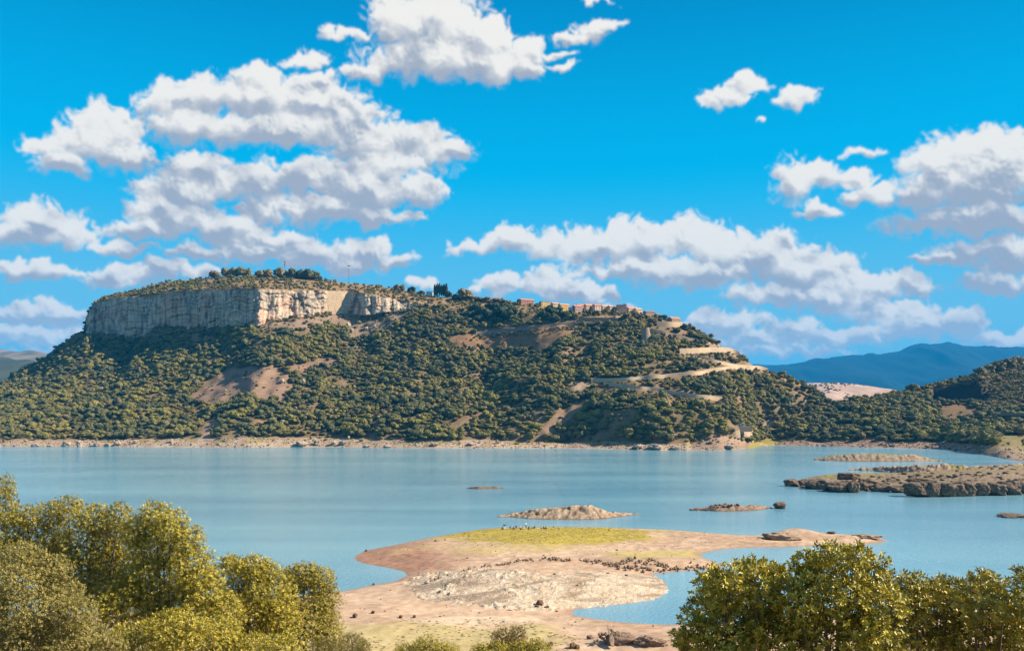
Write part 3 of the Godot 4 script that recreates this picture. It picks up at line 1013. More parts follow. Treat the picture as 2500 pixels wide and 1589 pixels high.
func tree_spots(land: Land, cover: Callable, per_m2: float, out: Array) -> void:
	for j in range(1, land.ny - 1):
		if land.s[j] < 0.0 or land.s[j] > 6.999: continue
		for i in land.nx - 1:
			var k := j * land.nx + i
			var a := land.p[k]
			var e := (land.p[k + 1] - a)
			var f := (land.p[k + land.nx] - a)
			var area := e.cross(f).length()
			var want := absf(area) * per_m2
			while want > 0.0:
				if rng.randf() < want:
					var p := a + e * rng.randf() + f * rng.randf()
					var q := px(p)
					var w: Vector2 = cover.call(q.x, q.y, land.s[j], p)
					if rng.randf() < w.x:
						out.append([p, w.y * (0.45 + 0.95 * pow(rng.randf(), 0.8)), q])
				want -= 1.0

func hill_cover(u: float, v: float, s: float, p: Vector3) -> Vector2:   # (chance of a tree, its width in metres)
	var n: float = nz.htone.get_noise_2d(p.x * 0.5, p.z * 0.5)
	if s < 1.0:
		return Vector2(0.35 if s > 0.75 else 0.05 if s > 0.4 else 0.0, 3.5)
	var gap := wall_gap(u, v)
	if gap == 1: return Vector2.ZERO
	if gap == 2: return Vector2(0.9, 3.4)
	var b := bare_at(u, v)
	if not b.is_empty(): return Vector2((1.0 - b[1]) * 0.5 + 0.10, 2.6 + rng.randf() * 1.6)
	if s >= 5.0 and s < 6.0:
		if u > 206 and u < 1010: return Vector2.ZERO
		if u >= 1010 and u < 1260: return Vector2(0.7 + n, 5.5)
		if u >= 1260 and u < 1680: return Vector2(0.8, 6.0)
	if s >= 6.0:
		if u > 1250 and u < 1680: return Vector2(0.45, 4.0)
		if u > 1680: return Vector2(0.9, 7.0)
		if u < 210: return Vector2(1.0, 6.0)
		var dens := 0.9 if u < 480 else 0.45 if u < 620 else 0.3
		return Vector2(minf(dens * 1.4, 1.0) if n > -0.12 else 0.1, 4.4)
	if s > 4.72 and u > 206 and u <= 660: return Vector2(0.8, 3.6)
	if s > 4.6 and u > 640 and u < 1010: return Vector2(0.5, 5.0)
	if u > 1700 and v < 905: return Vector2(0.85, 6.5)
	return Vector2(0.95 if n > -0.14 else 0.42, 8.6 if n > -0.02 else 6.4)

func rhill_cover(u: float, v: float, s: float, p: Vector3) -> Vector2:
	var n: float = nz.htone.get_noise_2d(p.x * 0.5, p.z * 0.5)
	if s < 1.0: return Vector2(0.3 if s > 0.8 and u < 2440 and u > 1920 else 0.02, 3.0)
	if u < 1905 and s < 3.0: return Vector2(0.12, 3.0)
	if s < 1.5 and u > 2440: return Vector2(0.1, 3.0)
	if in_poly([[2266, 986], [2276, 952], [2330, 945], [2390, 943], [2408, 956], [2420, 984]], u, v): return Vector2(0.04, 3.0)
	if v > 978 and v < 984 and u > 2270 and u < 2420: return Vector2.ZERO
	if in_poly([[2290, 995], [2360, 985], [2400, 1010], [2330, 1035], [2300, 1030]], u, v): return Vector2(0.12, 3.0)
	if u > 2390 and v < 1000: return Vector2(0.95 if n > -0.2 else 0.6, 4.8)
	if s > 4.0: return Vector2(0.9, 5.2)
	return Vector2(0.93, 8.0)

const TONE_WORD := ["olive", "dull olive", "yellowish", "gray green", "straw yellow", "brownish", "blackish green"]
const SHORE_PLACE := [[110, "at the shore's far left end"], [215, "above the two large pale boulders"], [330, "above the green strip on the left shore"], [450, "below the bare gully on the left shore"], [560, "beside the bare gully left of centre"], [700, "right of the bare gully on the shore"], [800, "above the bluish flat boulder"], [900, "above the grassy boulder beach"], [1000, "right of the grassy boulder beach"], [1120, "above the pale rock shelves"], [1240, "where the middle shore bends forward"], [1345, "just left of the long bare slope"], [1450, "just right of the long bare slope"], [1540, "on the low knoll's left shoulder"], [1630, "on the middle of the low knoll"], [1720, "on the low knoll's right half"], [1800, "on the bare promontory"], [1900, "beside the track at the head of the bay"], [2000, "on the left foot of the right hill"], [2120, "behind the green topped islet"], [2240, "below the lone skyline tree"], [2340, "under the quarry cut"], [2420, "right of the quarry cut"], [2600, "near the viaduct at the right edge"]]
func place_name(u: float, v: float, right: bool, tone: int, w: float, tall: float) -> Array:
	var where := ""
	for q in SHORE_PLACE:
		where = q[1]
		if u < q[0]: break
	var size := "big" if w > 12.0 else "middling" if w > 10.5 else "small"
	var form := "upright" if tall > 0.95 else "low" if tall < 0.7 else "round"
	var row := "near the water" if v > 1062 else "one row upslope" if v > 1040 else "farther upslope"
	return ["%s %s %s %s %s" % [form if u > 1450 else size, TONE_WORD[tone], "scrub oak" if right else "oak", row, where], "oaks on the right hill" if right else "oaks along the wooded far shore"]

func plant_forest() -> void:
	for k in 7:
		crowns.append(crown_mesh(100 + k, [0.9, 0.8, 1.0, 0.75, 0.95, 0.7, 0.85][k]))
	for k in GREENS.size():
		green_mats.append(mat("leaf_tone_%d" % k, GREENS[k], 0.75, true))
	var spots := []
	tree_spots(hill, hill_cover, 1.0 / 22.0, spots)
	var n_left := spots.size()
	tree_spots(rhill, rhill_cover, 1.0 / 22.0, spots)
	var order := []
	for k in spots.size():
		var s: Array = spots[k]
		var q: Vector2 = s[2]
		var inside: bool = q.x > 5 and q.x < 2495 and s[1] > 4.5
		order.append([s[1] / -s[0].z if inside else 0.0, k])
	order.sort_custom(func(a, b): return a[0] > b[0])
	var single := {}
	for k in 290:
		single[order[k][1]] = true
	var rest := []
	for k in crowns.size():
		rest.append([])
	for k in spots.size():
		var s: Array = spots[k]
		var kind := rng.randi() % crowns.size()
		var turn := rng.randf() * TAU
		var tone := rng.randi() % GREENS.size()
		var patch: float = nz.hmid.get_noise_2d(s[0].x * 0.5 + 800.0, s[0].z * 0.5) + rng.randf_range(-0.07, 0.07)
		if k >= n_left and s[2].x > 2380 and s[2].y < 1000: tone = [5, 5, 4, 0][rng.randi() % 4]
		elif patch > 0.08: tone = [2, 4, 0, 2][rng.randi() % 4]
		elif patch < -0.10: tone = [3, 6, 1, 3][rng.randi() % 4]
		elif rng.randf() < 0.7: tone = [0, 1, 5][rng.randi() % 3]
		var sz := Vector3(s[1] * rng.randf_range(0.75, 1.4), s[1] * rng.randf_range(0.5, 1.2), s[1] * rng.randf_range(0.75, 1.4))
		var at: Vector3 = s[0] - Vector3(0, 0.25, 0)
		if single.has(k):
			var o := obj("round_oak", crowns[kind], green_mats[tone])
			o.transform = Transform3D(Basis(Vector3.UP, turn).scaled(sz), at)
			var l := place_name(s[2].x, s[2].y, k >= n_left, tone, s[1], sz.y / sz.x)
			tag(o, l[0], "tree", l[1])
		else:
			rest[kind].append([Transform3D(Basis(Vector3.UP, turn).scaled(sz), at), GREENS[tone] * rng.randf_range(0.85, 1.15)])
	var wood := thing("hillside_wood", "dense mass of round evergreen trees and bushes over both hillsides", "woodland")
	wood.set_meta("kind", "stuff")
	for k in rest.size():
		var mm := MultiMesh.new()
		mm.transform_format = MultiMesh.TRANSFORM_3D
		mm.use_colors = true
		mm.mesh = crowns[k]
		mm.instance_count = rest[k].size()
		for i in rest[k].size():
			mm.set_instance_transform(i, rest[k][i][0])
			mm.set_instance_color(i, rest[k][i][1])
		var o := MultiMeshInstance3D.new()
		o.name = "tree_crowns"
		o.multimesh = mm
		o.material_override = mats.leaf_copies
		o.set_meta("kind", "stuff")
		wood.add_child(o, true)
	print("trees ", spots.size())

func far_tree(called: String, label: String, category: String, u: float, v: float, w: float, h: float, land: Land, kind: Mesh, tone: Color, group := "", back := 0.0) -> void:
	# w and h in photograph pixels at the place where the tree stands
	var p := land.at(u, v)
	p.z -= back
	var k := -p.z / F
	var o := obj(called, kind, mat("far_%s_%d" % [called, int(tone.g * 1000)], tone, 0.75, true))
	o.transform = Transform3D(Basis(Vector3.UP, u * 1.7).scaled(Vector3(w * k, h * k, w * k) * Vector3(1.15, 1.0, 1.15)), p - Vector3(0, 0.2, 0))
	tag(o, label, category, group)

# ------------------------------------------------------------------ walls, roads, village
func build_walls() -> void:
	for w in WALLS:
		var pts: Array = w[1]
		var base := []
		for i in range(1, pts.size()):
			var n := int(ceilf((pts[i][0] - pts[i - 1][0]) / 8.0))
			for k in n + (1 if i == pts.size() - 1 else 0):
				var t := float(k) / n
				base.append(hill.at(lerpf(pts[i - 1][0], pts[i][0], t), lerpf(pts[i - 1][1], pts[i][1], t)))
		for pass_ in 3:
			for i in range(1, base.size() - 1):
				base[i] = base[i] * 0.5 + (base[i - 1] + base[i + 1]) * 0.25
		var v := PackedVector3Array()
		var c := PackedColorArray()
		var rv := PackedVector3Array()
		var rc := PackedColorArray()
		var h: float = w[2]
		var prof := [[1.1, -4.0], [0.6, h], [0.0, h], [-0.05, h - 1.0]]
		for q in prof:
			for i in base.size():
				var tan_: Vector3 = base[mini(i + 1, base.size() - 1)] - base[maxi(i - 1, 0)]
				var out := Vector3(-tan_.z, 0, tan_.x).normalized()
				if out.z < 0: out = -out
				var jut: float = nz.htone.get_noise_2d(base[i].x * 1.5, base[i].z)
				v.append(base[i] + out * (q[0] + 1.0) + Vector3(0, q[1] + jut * (0.9 if q[1] > 0 else 0.0), 0))
				var col := Color(0.74, 0.60, 0.43).lerp(Color(0.60, 0.46, 0.31), clampf(0.5 + jut * 1.3, 0, 1))
				if w[0] == "terrace wall": col = Color(0.46, 0.32, 0.21).lerp(Color(0.34, 0.23, 0.16), clampf(0.5 + jut, 0, 1))
				if w[0] == "gray road wall": col = Color(0.36, 0.30, 0.25).lerp(Color(0.27, 0.22, 0.19), clampf(0.5 + jut, 0, 1))
				c.append(col)
		for q in [-0.1, -w[3]]:
			for i in base.size():
				var tan_: Vector3 = base[mini(i + 1, base.size() - 1)] - base[maxi(i - 1, 0)]
				var out := Vector3(-tan_.z, 0, tan_.x).normalized()
				if out.z < 0: out = -out
				rv.append(base[i] + out * (q + 1.0) + Vector3(0, h - 0.85, 0))
				rc.append(Color(0.17, 0.155, 0.145))
		var o := obj("retaining_wall", grid_mesh(base.size(), prof.size(), v, c), mats.masonry)
		tag(o, WALL_LABEL[w[0]], "retaining wall")
		o = obj("road", grid_mesh(base.size(), 2, rv, rc), mats.masonry)
		tag(o, "", "", "", "structure")

const WALL_LABEL := {
	"long retaining wall": "longest pale stone wall holding the road across the right shoulder of the mountain",
	"lower retaining wall": "pale wall sloping down to the right just below the longest road wall",
	"hairpin wall": "tall sunlit wall at the upper hairpin bend on the right skyline",
	"hairpin lower wall": "pale wall slanting down right from the hairpin bend to the longest wall",
	"upper lane wall": "low pale wall of the lane running right from the tapered bastion",
	"gray road wall": "low gray wall along the road across the slope under the pine grove",
	"terrace wall": "brownish terrace wall just below the middle of the village",
	"belvedere wall": "high pale wall under the railed terrace at the right end of the village",
}

func house(label: String, u0: float, u1: float, v_eave: float, v_base: float, wall: Color, roof: Color, flat := 0.0, deep := 9.0, turn := 0.42, called := "village_house") -> Node3D:
	var um := (u0 + u1) / 2.0
	var base := hill.at(um, v_base)
	var k := -base.z / F
	var w := (u1 - u0) * k
	var h := (v_base - v_eave) * k
	var t := thing(called, label, "house" if called != "church" else "church", base + Vector3(0, -0.5, -deep * 0.5))
	t.rotation.y = turn
	h += 0.5
	var wm := mat("plaster_%d_%d_%d" % [int(wall.r * 99), int(wall.g * 99), int(wall.b * 99)], wall, 0.9, false, texs.stain, 0.15)
	var rm := mat("roof_%d_%d" % [int(roof.r * 99), int(roof.g * 99)], roof, 0.9, false, texs.stain, 0.4)
	var wl := obj("wall", box(Vector3(w, h + 4.0, deep)), wm, t)
	wl.position = Vector3(0, h / 2.0 - 2.0, 0)
	var rh := 0.35 if flat > 0.5 else deep * 0.30
	var st := SurfaceTool.new()
	st.begin(Mesh.PRIMITIVE_TRIANGLES)
	var pr := PrismMesh.new()
	pr.size = Vector3(deep + 0.9, rh, w + 0.8)
	st.append_from(pr, 0, Transform3D(Basis(Vector3.UP, PI / 2), Vector3(0, h + rh / 2.0 + 0.16, 0)))
	st.append_from(box(Vector3(w + 0.8, 0.16, deep + 0.9)), 0, Transform3D(Basis(), Vector3(0, h + 0.08, 0)))
	var rf := obj("roof", st.commit(), rm, t)
	if w > 7.0 and flat < 0.5:
		var ch := obj("chimney", box(Vector3(0.8, 1.6, 0.8)), wm, rf)
		ch.position = Vector3(w * 0.25, h + rh + 0.3, -0.6)
	var floors := maxi(1, int(h / 3.2))
	var cols := maxi(1, int(w / 3.6))
	for f in floors:
		for c in cols:
			if (f * 7 + c * 3 + int(u0)) % 4 == 0: continue
			var wi := obj("window", box(Vector3(1.0, 1.35, 0.12)), mats.shutter, t)
			wi.position = Vector3((c + 0.5 - cols / 2.0) * w / cols, 1.9 + f * 3.1, deep / 2.0 + 0.04)
	var si := obj("window", box(Vector3(0.12, 1.35, 1.0)), mats.shutter, t)
	si.position = Vector3(w / 2.0 + 0.04, h * 0.6, 0.8)
	var dr := obj("door", box(Vector3(1.2, 2.2, 0.14)), mats.door, t)
	dr.position = Vector3(w * 0.22, 1.35, deep / 2.0 + 0.05)
	return t

func build_village() -> void:
	var red := Color(0.52, 0.25, 0.17)
	var tile := Color(0.58, 0.34, 0.23)
	var dark := Color(0.27, 0.18, 0.145)
	house("red brown house half hidden by bushes, farthest left of the village", 1268, 1302, 733, 744, Color(0.480, 0.252, 0.195), red)
	house("yellow house with a flat tan roof set apart left of the village row", 1318, 1342, 736, 748, Color(0.690, 0.497, 0.209), Color(0.620, 0.441, 0.293), 1.0)
	house("cream house with a gable just left of the long yellow house", 1347, 1364, 742, 753, Color(0.690, 0.567, 0.377), tile)
	house("long ochre yellow house with a red tile roof left of the blue white house", 1365, 1390, 745, 760, Color(0.718, 0.497, 0.209), tile)
	house("small bluish white house on the lower edge of the village row", 1391, 1402, 750, 763, Color(0.571, 0.567, 0.587), Color(0.536, 0.497, 0.475), 1.0, 8.0, -0.5)
	house("mauve house with a wide red roof right of the bluish white house", 1400, 1420, 749, 764, Color(0.501, 0.357, 0.321), red, 0.0, 11.0)
	house("pink house with pale front and red roof behind the mauve house", 1408, 1428, 743, 754, Color(0.732, 0.476, 0.363), red)
	house("salmon house with low roof between the pink house and the gabled gray house", 1428, 1446, 746, 760, Color(0.718, 0.497, 0.377), tile)
	house("gray pink gabled house in the middle of the village row", 1448, 1466, 746, 762, Color(0.648, 0.497, 0.419), red, 0.0, 8.0, 0.5)
	house("cream house with orange roof right of the gabled gray pink house", 1468, 1484, 746, 758, Color(0.746, 0.588, 0.426), Color(0.606, 0.371, 0.237))
	house("pale pink house under the left side of the crenellated church", 1485, 1500, 748, 760, Color(0.732, 0.546, 0.426), tile)
	house("small brown house tucked against the crenellated church", 1499, 1508, 750, 761, Color(0.466, 0.329, 0.251), red)
	var ch := house("pinkish stone church with a row of small pinnacles along its top", 1507, 1530, 744, 765, Color(0.592, 0.399, 0.300), red, 1.0, 12.0, 0.0, "church")
	for k in 7:
		var pin := CylinderMesh.new()
		pin.top_radius = 0.08
		pin.bottom_radius = 0.38
		pin.height = 1.9
		pin.radial_segments = 6
		var o := obj("pinnacle", pin, mats.pink_stone, ch)
		o.position = Vector3((k - 3) * 1.9, (765 - 744) * 0.585 + 1.5, 5.2)
	var tower := obj("bell_tower", box(Vector3(2.8, 5.0, 2.8)), mats.pink_stone, ch)
	tower.position = Vector3(4.6, (765 - 744) * 0.585 + 0.6, -2.0)
	house("long low cream house with tan roof right of the church", 1532, 1550, 751, 764, Color(0.732, 0.567, 0.405), tile)
	house("pale house with orange tan roof at the right end of the main row", 1550, 1567, 753, 766, Color(0.746, 0.588, 0.426), Color(0.592, 0.399, 0.265))
	house("long dark roofed house stepping down the skyline to the right", 1573, 1599, 761, 771, Color(0.396, 0.301, 0.244), dark, 0.0, 8.0)
	house("tiny dark house alone right of the long dark roofed house", 1601, 1609, 766, 773, Color(0.382, 0.301, 0.265), dark)
	house("brown house with a steep hipped roof above the railed terrace", 1634, 1660, 779, 787, Color(0.508, 0.357, 0.265), Color(0.438, 0.280, 0.209), 0.0, 13.0)
	house("lone white building on the bare slope beside the cypress row", 1042, 1056, 712, 724, Color(0.704, 0.651, 0.615), Color(0.606, 0.553, 0.510), 1.0, 8.0)
	house("small pale ruin on the terrace under the village", 1500, 1512, 770, 780, Color(0.550, 0.441, 0.342), Color(0.466, 0.357, 0.265), 1.0, 5.0)
	# railing and lookout at the right end
	var p := hill.at(1640, 797)
	var t := thing("terrace_railing", "thin dark railing along the terrace edge at the right end of the village", "railing", p + Vector3(0, 6.0, 0.4))
	obj("rail", box(Vector3(30, 0.10, 0.08)), mats.dark_metal, t).position = Vector3(8, 1.0, 0)
	for k in 11:
		obj("post", box(Vector3(0.08, 1.0, 0.08)), mats.dark_metal, t).position = Vector3(-7 + k * 3.0, 0.5, 0)
	# tapered bastion
	var b := hill.at(1578, 836)
	var k := -b.z / F
	var bm := CylinderMesh.new()
	bm.top_radius = 8.0 * k
	bm.bottom_radius = 15.0 * k
	bm.height = 40.0 * k
	bm.radial_segments = 28
	bm.rings = 6
	var o := obj("bastion", bm, mats.bastion)
	o.position = b + Vector3(0, 17.0 * k, -4)
	tag(o, "rounded tapering masonry bastion on the slope below the village's right end", "bastion")
	# masts
	_mast("light_mast", "tall lamp mast with a wide crossed head standing alone on the flat top", 851, 690, 44, 0.32, 0)
	_mast("antenna_mast", "shorter antenna mast with thick top rising behind the skyline trees", 695, 678, 41, 0.30, 1)
	var sp := hill.at(506, 680)
	var lean := obj("white_monument", rock_mesh(5, Vector3(2.2, 9.0, 2.0), 0.12, 4.0, 2, false, Color(0.75, 0.70, 0.66), Color(0.62, 0.57, 0.54)), mats.rock)
	lean.position = sp + Vector3(0, 0, 0)
	lean.rotation.z = -0.5
	tag(lean, "leaning white stone monument on the skyline left of the trees", "monument")
	# the lakeside building and its track
	p = hill.at(1806, 1050)
	t = thing("lakeside_building", "low gray building on a masonry base beside the track at the bay", "building", p)
	obj("base_wall", box(Vector3(19, 5, 9)), mats.masonry_plain, t).position = Vector3(0, 0.8, 0)
	obj("wall", box(Vector3(11, 3.4, 7)), mats.grey_plaster, t).position = Vector3(-2.5, 5.0, -0.5)
	obj("roof", box(Vector3(12, 0.4, 8)), mats.grey_roof, t).position = Vector3(-2.5, 6.9, -0.5)
	for q in 3:
		obj("window", box(Vector3(1.2, 1.2, 0.12)), mats.shutter, t).position = Vector3(-6.0 + q * 3.2, 5.2, 3.04)
	# the viaduct at the right edge
	p = rhill.at(2480, 1036)
	t = thing("viaduct", "concrete road viaduct with a dark underside at the right edge of the photo", "bridge", p + Vector3(0, 0, 6))
	obj("deck", box(Vector3(74, 1.4, 9)), mats.concrete, t).position = Vector3(18, 10.5, 0)
	obj("parapet", box(Vector3(74, 1.0, 0.3)), mats.concrete_dark, t).position = Vector3(18, 11.7, 4.4)
	obj("girder", box(Vector3(74, 1.9, 5)), mats.concrete_dark, t).position = Vector3(18, 8.8, 0)
	for q in 4:
		obj("pier", box(Vector3(1.8, 18, 5)), mats.concrete_dark, t).position = Vector3(-12 + q * 20, 0.0, -0.2)

func _mast(called: String, label: String, u: float, v: float, hp: float, r: float, kind: int) -> void:
	var p := hill.at(u, v)
	var h := hp * -p.z / F
	var t := thing(called, label, "mast", p)
	obj("pole", tube([Vector3.ZERO, Vector3(0, h * 0.5, 0), Vector3(0, h, 0)], r, r * 0.7, 8), mats.dark_metal, t)
	if kind == 0:
		obj("crossbar", box(Vector3(4.6, 0.45, 0.45)), mats.dark_metal, t).position = Vector3(0, h - 0.4, 0)
		obj("crossbar", box(Vector3(0.45, 0.4, 4.6)), mats.dark_metal, t).position = Vector3(0, h - 0.85, 0)
		for k in 4:
			obj("floodlight", box(Vector3(1.1, 0.8, 0.6)), mats.dark_metal, t).position = Vector3(-2.1 + k * 1.4, h - 1.4, 0.3)
	else:
		obj("aerial", tube([Vector3(0, h * 0.72, 0), Vector3(0, h * 0.85, 0), Vector3(0, h, 0)], 0.85, 0.6, 8), mats.dark_metal, t)
		for k in 3:
			obj("panel", box(Vector3(0.5, 3.0, 0.3)), mats.grey_plaster, t).position = Vector3(cos(k * 2.1) * 1.0, h * 0.86, sin(k * 2.1) * 1.0)

func build_far_trees() -> void:
	var euc := crown_mesh(301, 1.15, 3, 0.28, 0.02)
	var euc2 := crown_mesh(302, 1.1, 3, 0.32, 0.06)
	var cyp := crown_mesh(303, 2.2, 2, 0.08, 0.02, 0.5)
	var pine := crown_mesh(304, 1.0, 3, 0.14, 0.02)
	var olive := Color(0.20, 0.165, 0.075)
	var green := Color(0.085, 0.095, 0.04)
	var deep := Color(0.045, 0.062, 0.028)
	far_tree("skyline_tree", "low reddish bush on the skyline right of the white monument", "tree", 523, 676, 22, 20, hill, euc, Color(0.17, 0.12, 0.06))
	var row := [[550, 676, 22, 30, "first tall tree of the skyline group right of the monument"], [570, 674, 22, 28, "second tall tree of the left skyline group"], [590, 674, 22, 32, "third and tallest tree of the left skyline group"], [604, 674, 16, 26, "thin tree at the right end of the left skyline group"], [632, 676, 20, 22, "low pale tree at the left end of the middle skyline group"], [652, 677, 26, 26, "wide pale tree in the middle skyline group"], [680, 677, 26, 32, "tall pale tree just left of the antenna mast"], [702, 678, 16, 24, "thin tree just right of the antenna mast"], [716, 680, 24, 34, "tall olive tree right of the antenna mast"], [733, 681, 20, 30, "narrow olive tree before the dark end clump"], [750, 682, 30, 33, "large dark tree of the right skyline clump"], [768, 683, 26, 30, "dark round tree at the right end of the skyline clump"], [782, 684, 14, 16, "small dark bush closing the skyline clump"]]
	for k in row.size():
		var r: Array = row[k]
		far_tree("skyline_tree", r[4] + " on the flat top", "tree", r[0], r[1], r[2] * 0.92, r[3] * 0.86, hill, euc if k % 2 == 0 else euc2, olive if k < 8 else green, "")
	far_tree("skyline_tree", "left one of two small pale trees right of the lamp mast", "tree", 968, 709, 16, 17, hill, euc, olive)
	far_tree("skyline_tree", "right one of two small pale trees right of the lamp mast", "tree", 981, 710, 14, 18, hill, euc2, olive)
	far_tree("skyline_tree", "dark feathery tree between the pale pair and the round tree", "tree", 1004, 714, 18, 17, hill, euc2, deep)
	far_tree("skyline_tree", "small round dark tree left of the white building", "tree", 1029, 720, 16, 13, hill, pine, deep)
	for k in 8:
		far_tree("cypress", "dark narrow cypress in the row right of the white building", "tree", 1061 + k * 4.2, 723, 6.0 + k % 3, 19 + (k * 5) % 4, hill, cyp, deep, "cypresses in the skyline row")
	far_tree("skyline_tree", "dark spreading tree at the right end of the cypress row", "tree", 1096, 725, 16, 20, hill, euc, deep)
	far_tree("skyline_tree", "large pale eucalyptus on the skyline right of the cypress row", "tree", 1138, 732, 40, 32, hill, euc2, olive)
	far_tree("skyline_tree", "low olive tree under the left of the large eucalyptus", "tree", 1112, 732, 20, 16, hill, euc, Color(0.16, 0.14, 0.03))
	for q in [[1168, 736, 22, 16], [1188, 738, 24, 16], [1212, 738, 22, 14], [1232, 742, 22, 12]]:
		far_tree("skyline_bush", "round bush on the skyline between the large eucalyptus and the red brown house", "bush", q[0], q[1], q[2], q[3], hill, pine, Color(0.14, 0.11, 0.05), "bushes on the middle skyline")
	for q in [[1162, 762, 30, 24], [1180, 772, 34, 28], [1204, 758, 34, 26], [1198, 780, 30, 26], [1222, 770, 34, 30], [1240, 778, 32, 26], [1230, 756, 28, 22], [1252, 768, 26, 24], [1170, 786, 30, 22], [1215, 788, 30, 20], [1148, 776, 26, 22]]:
		far_tree("pine_tree", "dense dark pine in the grove left of the village above the gray road", "tree", q[0], q[1], q[2], q[3], hill, pine, deep, "pines in the dark grove")
	for q in [[1328, 778, 30, 24], [1346, 770, 30, 26], [1362, 766, 26, 22], [1352, 786, 28, 22], [1378, 774, 24, 20]]:
		far_tree("pine_tree", "dark pine below the long ochre yellow house", "tree", q[0], q[1], q[2], q[3], hill, pine, deep, "dark pines below the ochre house")
	for q in [[1440, 768, 18, 14], [1456, 770, 20, 14], [1478, 766, 20, 12], [1500, 768, 18, 12]]:
		far_tree("garden_tree", "olive garden tree in front of the village row", "tree", q[0], q[1], q[2], q[3], hill, euc, Color(0.15, 0.13, 0.05), "garden trees in front of the village")
	far_tree("garden_tree", "dark green conical tree in front of the gabled gray pink house", "tree", 1443, 771, 12, 15, hill, cyp, deep)
	far_tree("garden_tree", "dark tree rising above the roofs in the middle of the village", "tree", 1464, 752, 10, 20, hill, pine, deep, "", 14.0)
	for q in [[1528, 780, 24, 20], [1546, 776, 26, 20], [1560, 786, 26, 22], [1542, 794, 26, 20], [1578, 782, 24, 18], [1570, 796, 22, 16], [1596, 788, 22, 16], [1524, 796, 22, 18]]:
		far_tree("slope_tree", "pale olive tree on the bank below the church and the right end of the row", "tree", q[0], q[1], q[2], q[3], hill, euc2, Color(0.17, 0.14, 0.06), "olive trees below the church")
	for q in [[1618, 778, 20, 14], [1610, 784, 16, 12], [1672, 806, 20, 18], [1652, 812, 18, 16]]:
		far_tree("slope_tree", "dark bush beside the railed terrace at the village's right end", "bush", q[0], q[1], q[2], q[3], hill, pine, deep, "bushes beside the terrace")
	far_tree("lone_tree", "lone tree breaking the skyline at the left of the right hill", "tree", 2228, 956, 30, 22, rhill, euc, Color(0.14, 0.13, 0.05))
	for q in [[2392, 918, 26, 24], [2412, 912, 26, 26], [2436, 906, 30, 28], [2462, 898, 32, 26], [2490, 892, 28, 26]]:
		far_tree("crest_tree", "pale olive tree on the rising crest of the right hill", "tree", q[0], q[1], q[2], q[3], rhill, euc2, Color(0.16, 0.135, 0.06), "trees on the crest of the right hill")

# ------------------------------------------------------------------ people: joints with radii, smooth field, surface nets
func figure_bones(pose: String) -> Array:
	var b := []
	var hip := Vector3(0, 0.92, 0)
	var lean := Vector3(0, 1, 0)
	if pose != "stand":
		hip = Vector3(0, 0.12, 0)
		lean = Vector3(0, 1, -0.16 if pose == "back" else 0.16).normalized()
	var chest := hip + lean * 0.30
	var neck := hip + lean * 0.52
	var head := neck + (lean + Vector3(0, 0, 0.10)) * 0.17
	b.append([hip, chest, 0.135, 0.15, 1])
	b.append([chest, neck - lean * 0.05, 0.15, 0.10, 1])
	b.append([neck - lean * 0.04, head, 0.055, 0.06, 0])
	b.append([head + Vector3(0, -0.05, 0.03), head + Vector3(0, 0.03, 0.01), 0.075, 0.098, 0])
	b.append([head + Vector3(0, 0.0, 0.10), head + Vector3(0, -0.02, 0.115), 0.016, 0.020, 0])
	b.append([head + Vector3(0, 0.05, -0.03), head + Vector3(0, 0.02, -0.045), 0.092, 0.088, 3])
	for s in [-1.0, 1.0]:
		b.append([head + Vector3(s * 0.095, 0, 0), head + Vector3(s * 0.097, -0.02, 0), 0.018, 0.016, 0])
		var sh := neck + Vector3(s * 0.17, -0.05, 0)
		var el: Vector3
		var ha: Vector3
		var hp := hip + Vector3(s * 0.09, -0.02, 0)
		var kn: Vector3
		var an: Vector3
		if pose == "stand":
			el = sh + (Vector3(s * 0.16, -0.08, 0.18) if s > 0 else Vector3(-0.22, 0.02, 0.14))
			ha = head + Vector3(s * 0.12, 0.06, 0.12)
			kn = Vector3(s * 0.10, 0.50, 0.03)
			an = Vector3(s * 0.12, 0.09, 0)
		elif pose == "back":
			el = sh + Vector3(s * 0.10, -0.22, -0.14)
			ha = Vector3(s * 0.30, 0.05, -0.34)
			kn = Vector3(s * 0.13, 0.32, 0.40)
			an = Vector3(s * 0.13, 0.08, 0.78)
		elif pose == "hug":
			el = sh + Vector3(s * 0.08, -0.22, 0.12)
			ha = Vector3(s * 0.06, 0.42, 0.42)
			kn = Vector3(s * 0.11, 0.50, 0.32)
			an = Vector3(s * 0.11, 0.08, 0.46)
		else:
			el = sh + Vector3(s * 0.12, -0.24, 0.04)
			ha = Vector3(s * 0.20, 0.24, 0.36)
			kn = Vector3(s * 0.34, 0.18, 0.30)
			an = Vector3(-s * 0.10, 0.08, 0.40)
		b.append([neck + Vector3(s * 0.05, -0.07, 0), sh, 0.075, 0.062, 1])
		b.append([sh, el, 0.056, 0.044, 1])
		b.append([el, ha, 0.042, 0.030, 0])
		var along := (ha - el).normalized()
		var side := along.cross(Vector3(0.2, 1, 0.1)).normalized()
		b.append([ha, ha + along * 0.08, 0.034, 0.032, 0])
		for f in 4:
			var r := ha + along * 0.08 + side * (f - 1.5) * 0.020
			b.append([r, r + along * (0.075 - absf(f - 1.3) * 0.012) + Vector3(0, -0.015, 0), 0.011, 0.009, 0])
		b.append([ha + along * 0.02 + side * 0.03, ha + along * 0.075 + side * 0.062, 0.013, 0.010, 0])
		b.append([hp, kn, 0.090, 0.062, 2])
		b.append([kn, an, 0.060, 0.042, 2])
		b.append([an + Vector3(0, -0.03, -0.02), an + Vector3(0, -0.045, 0.15), 0.042, 0.035, 4])
	return b

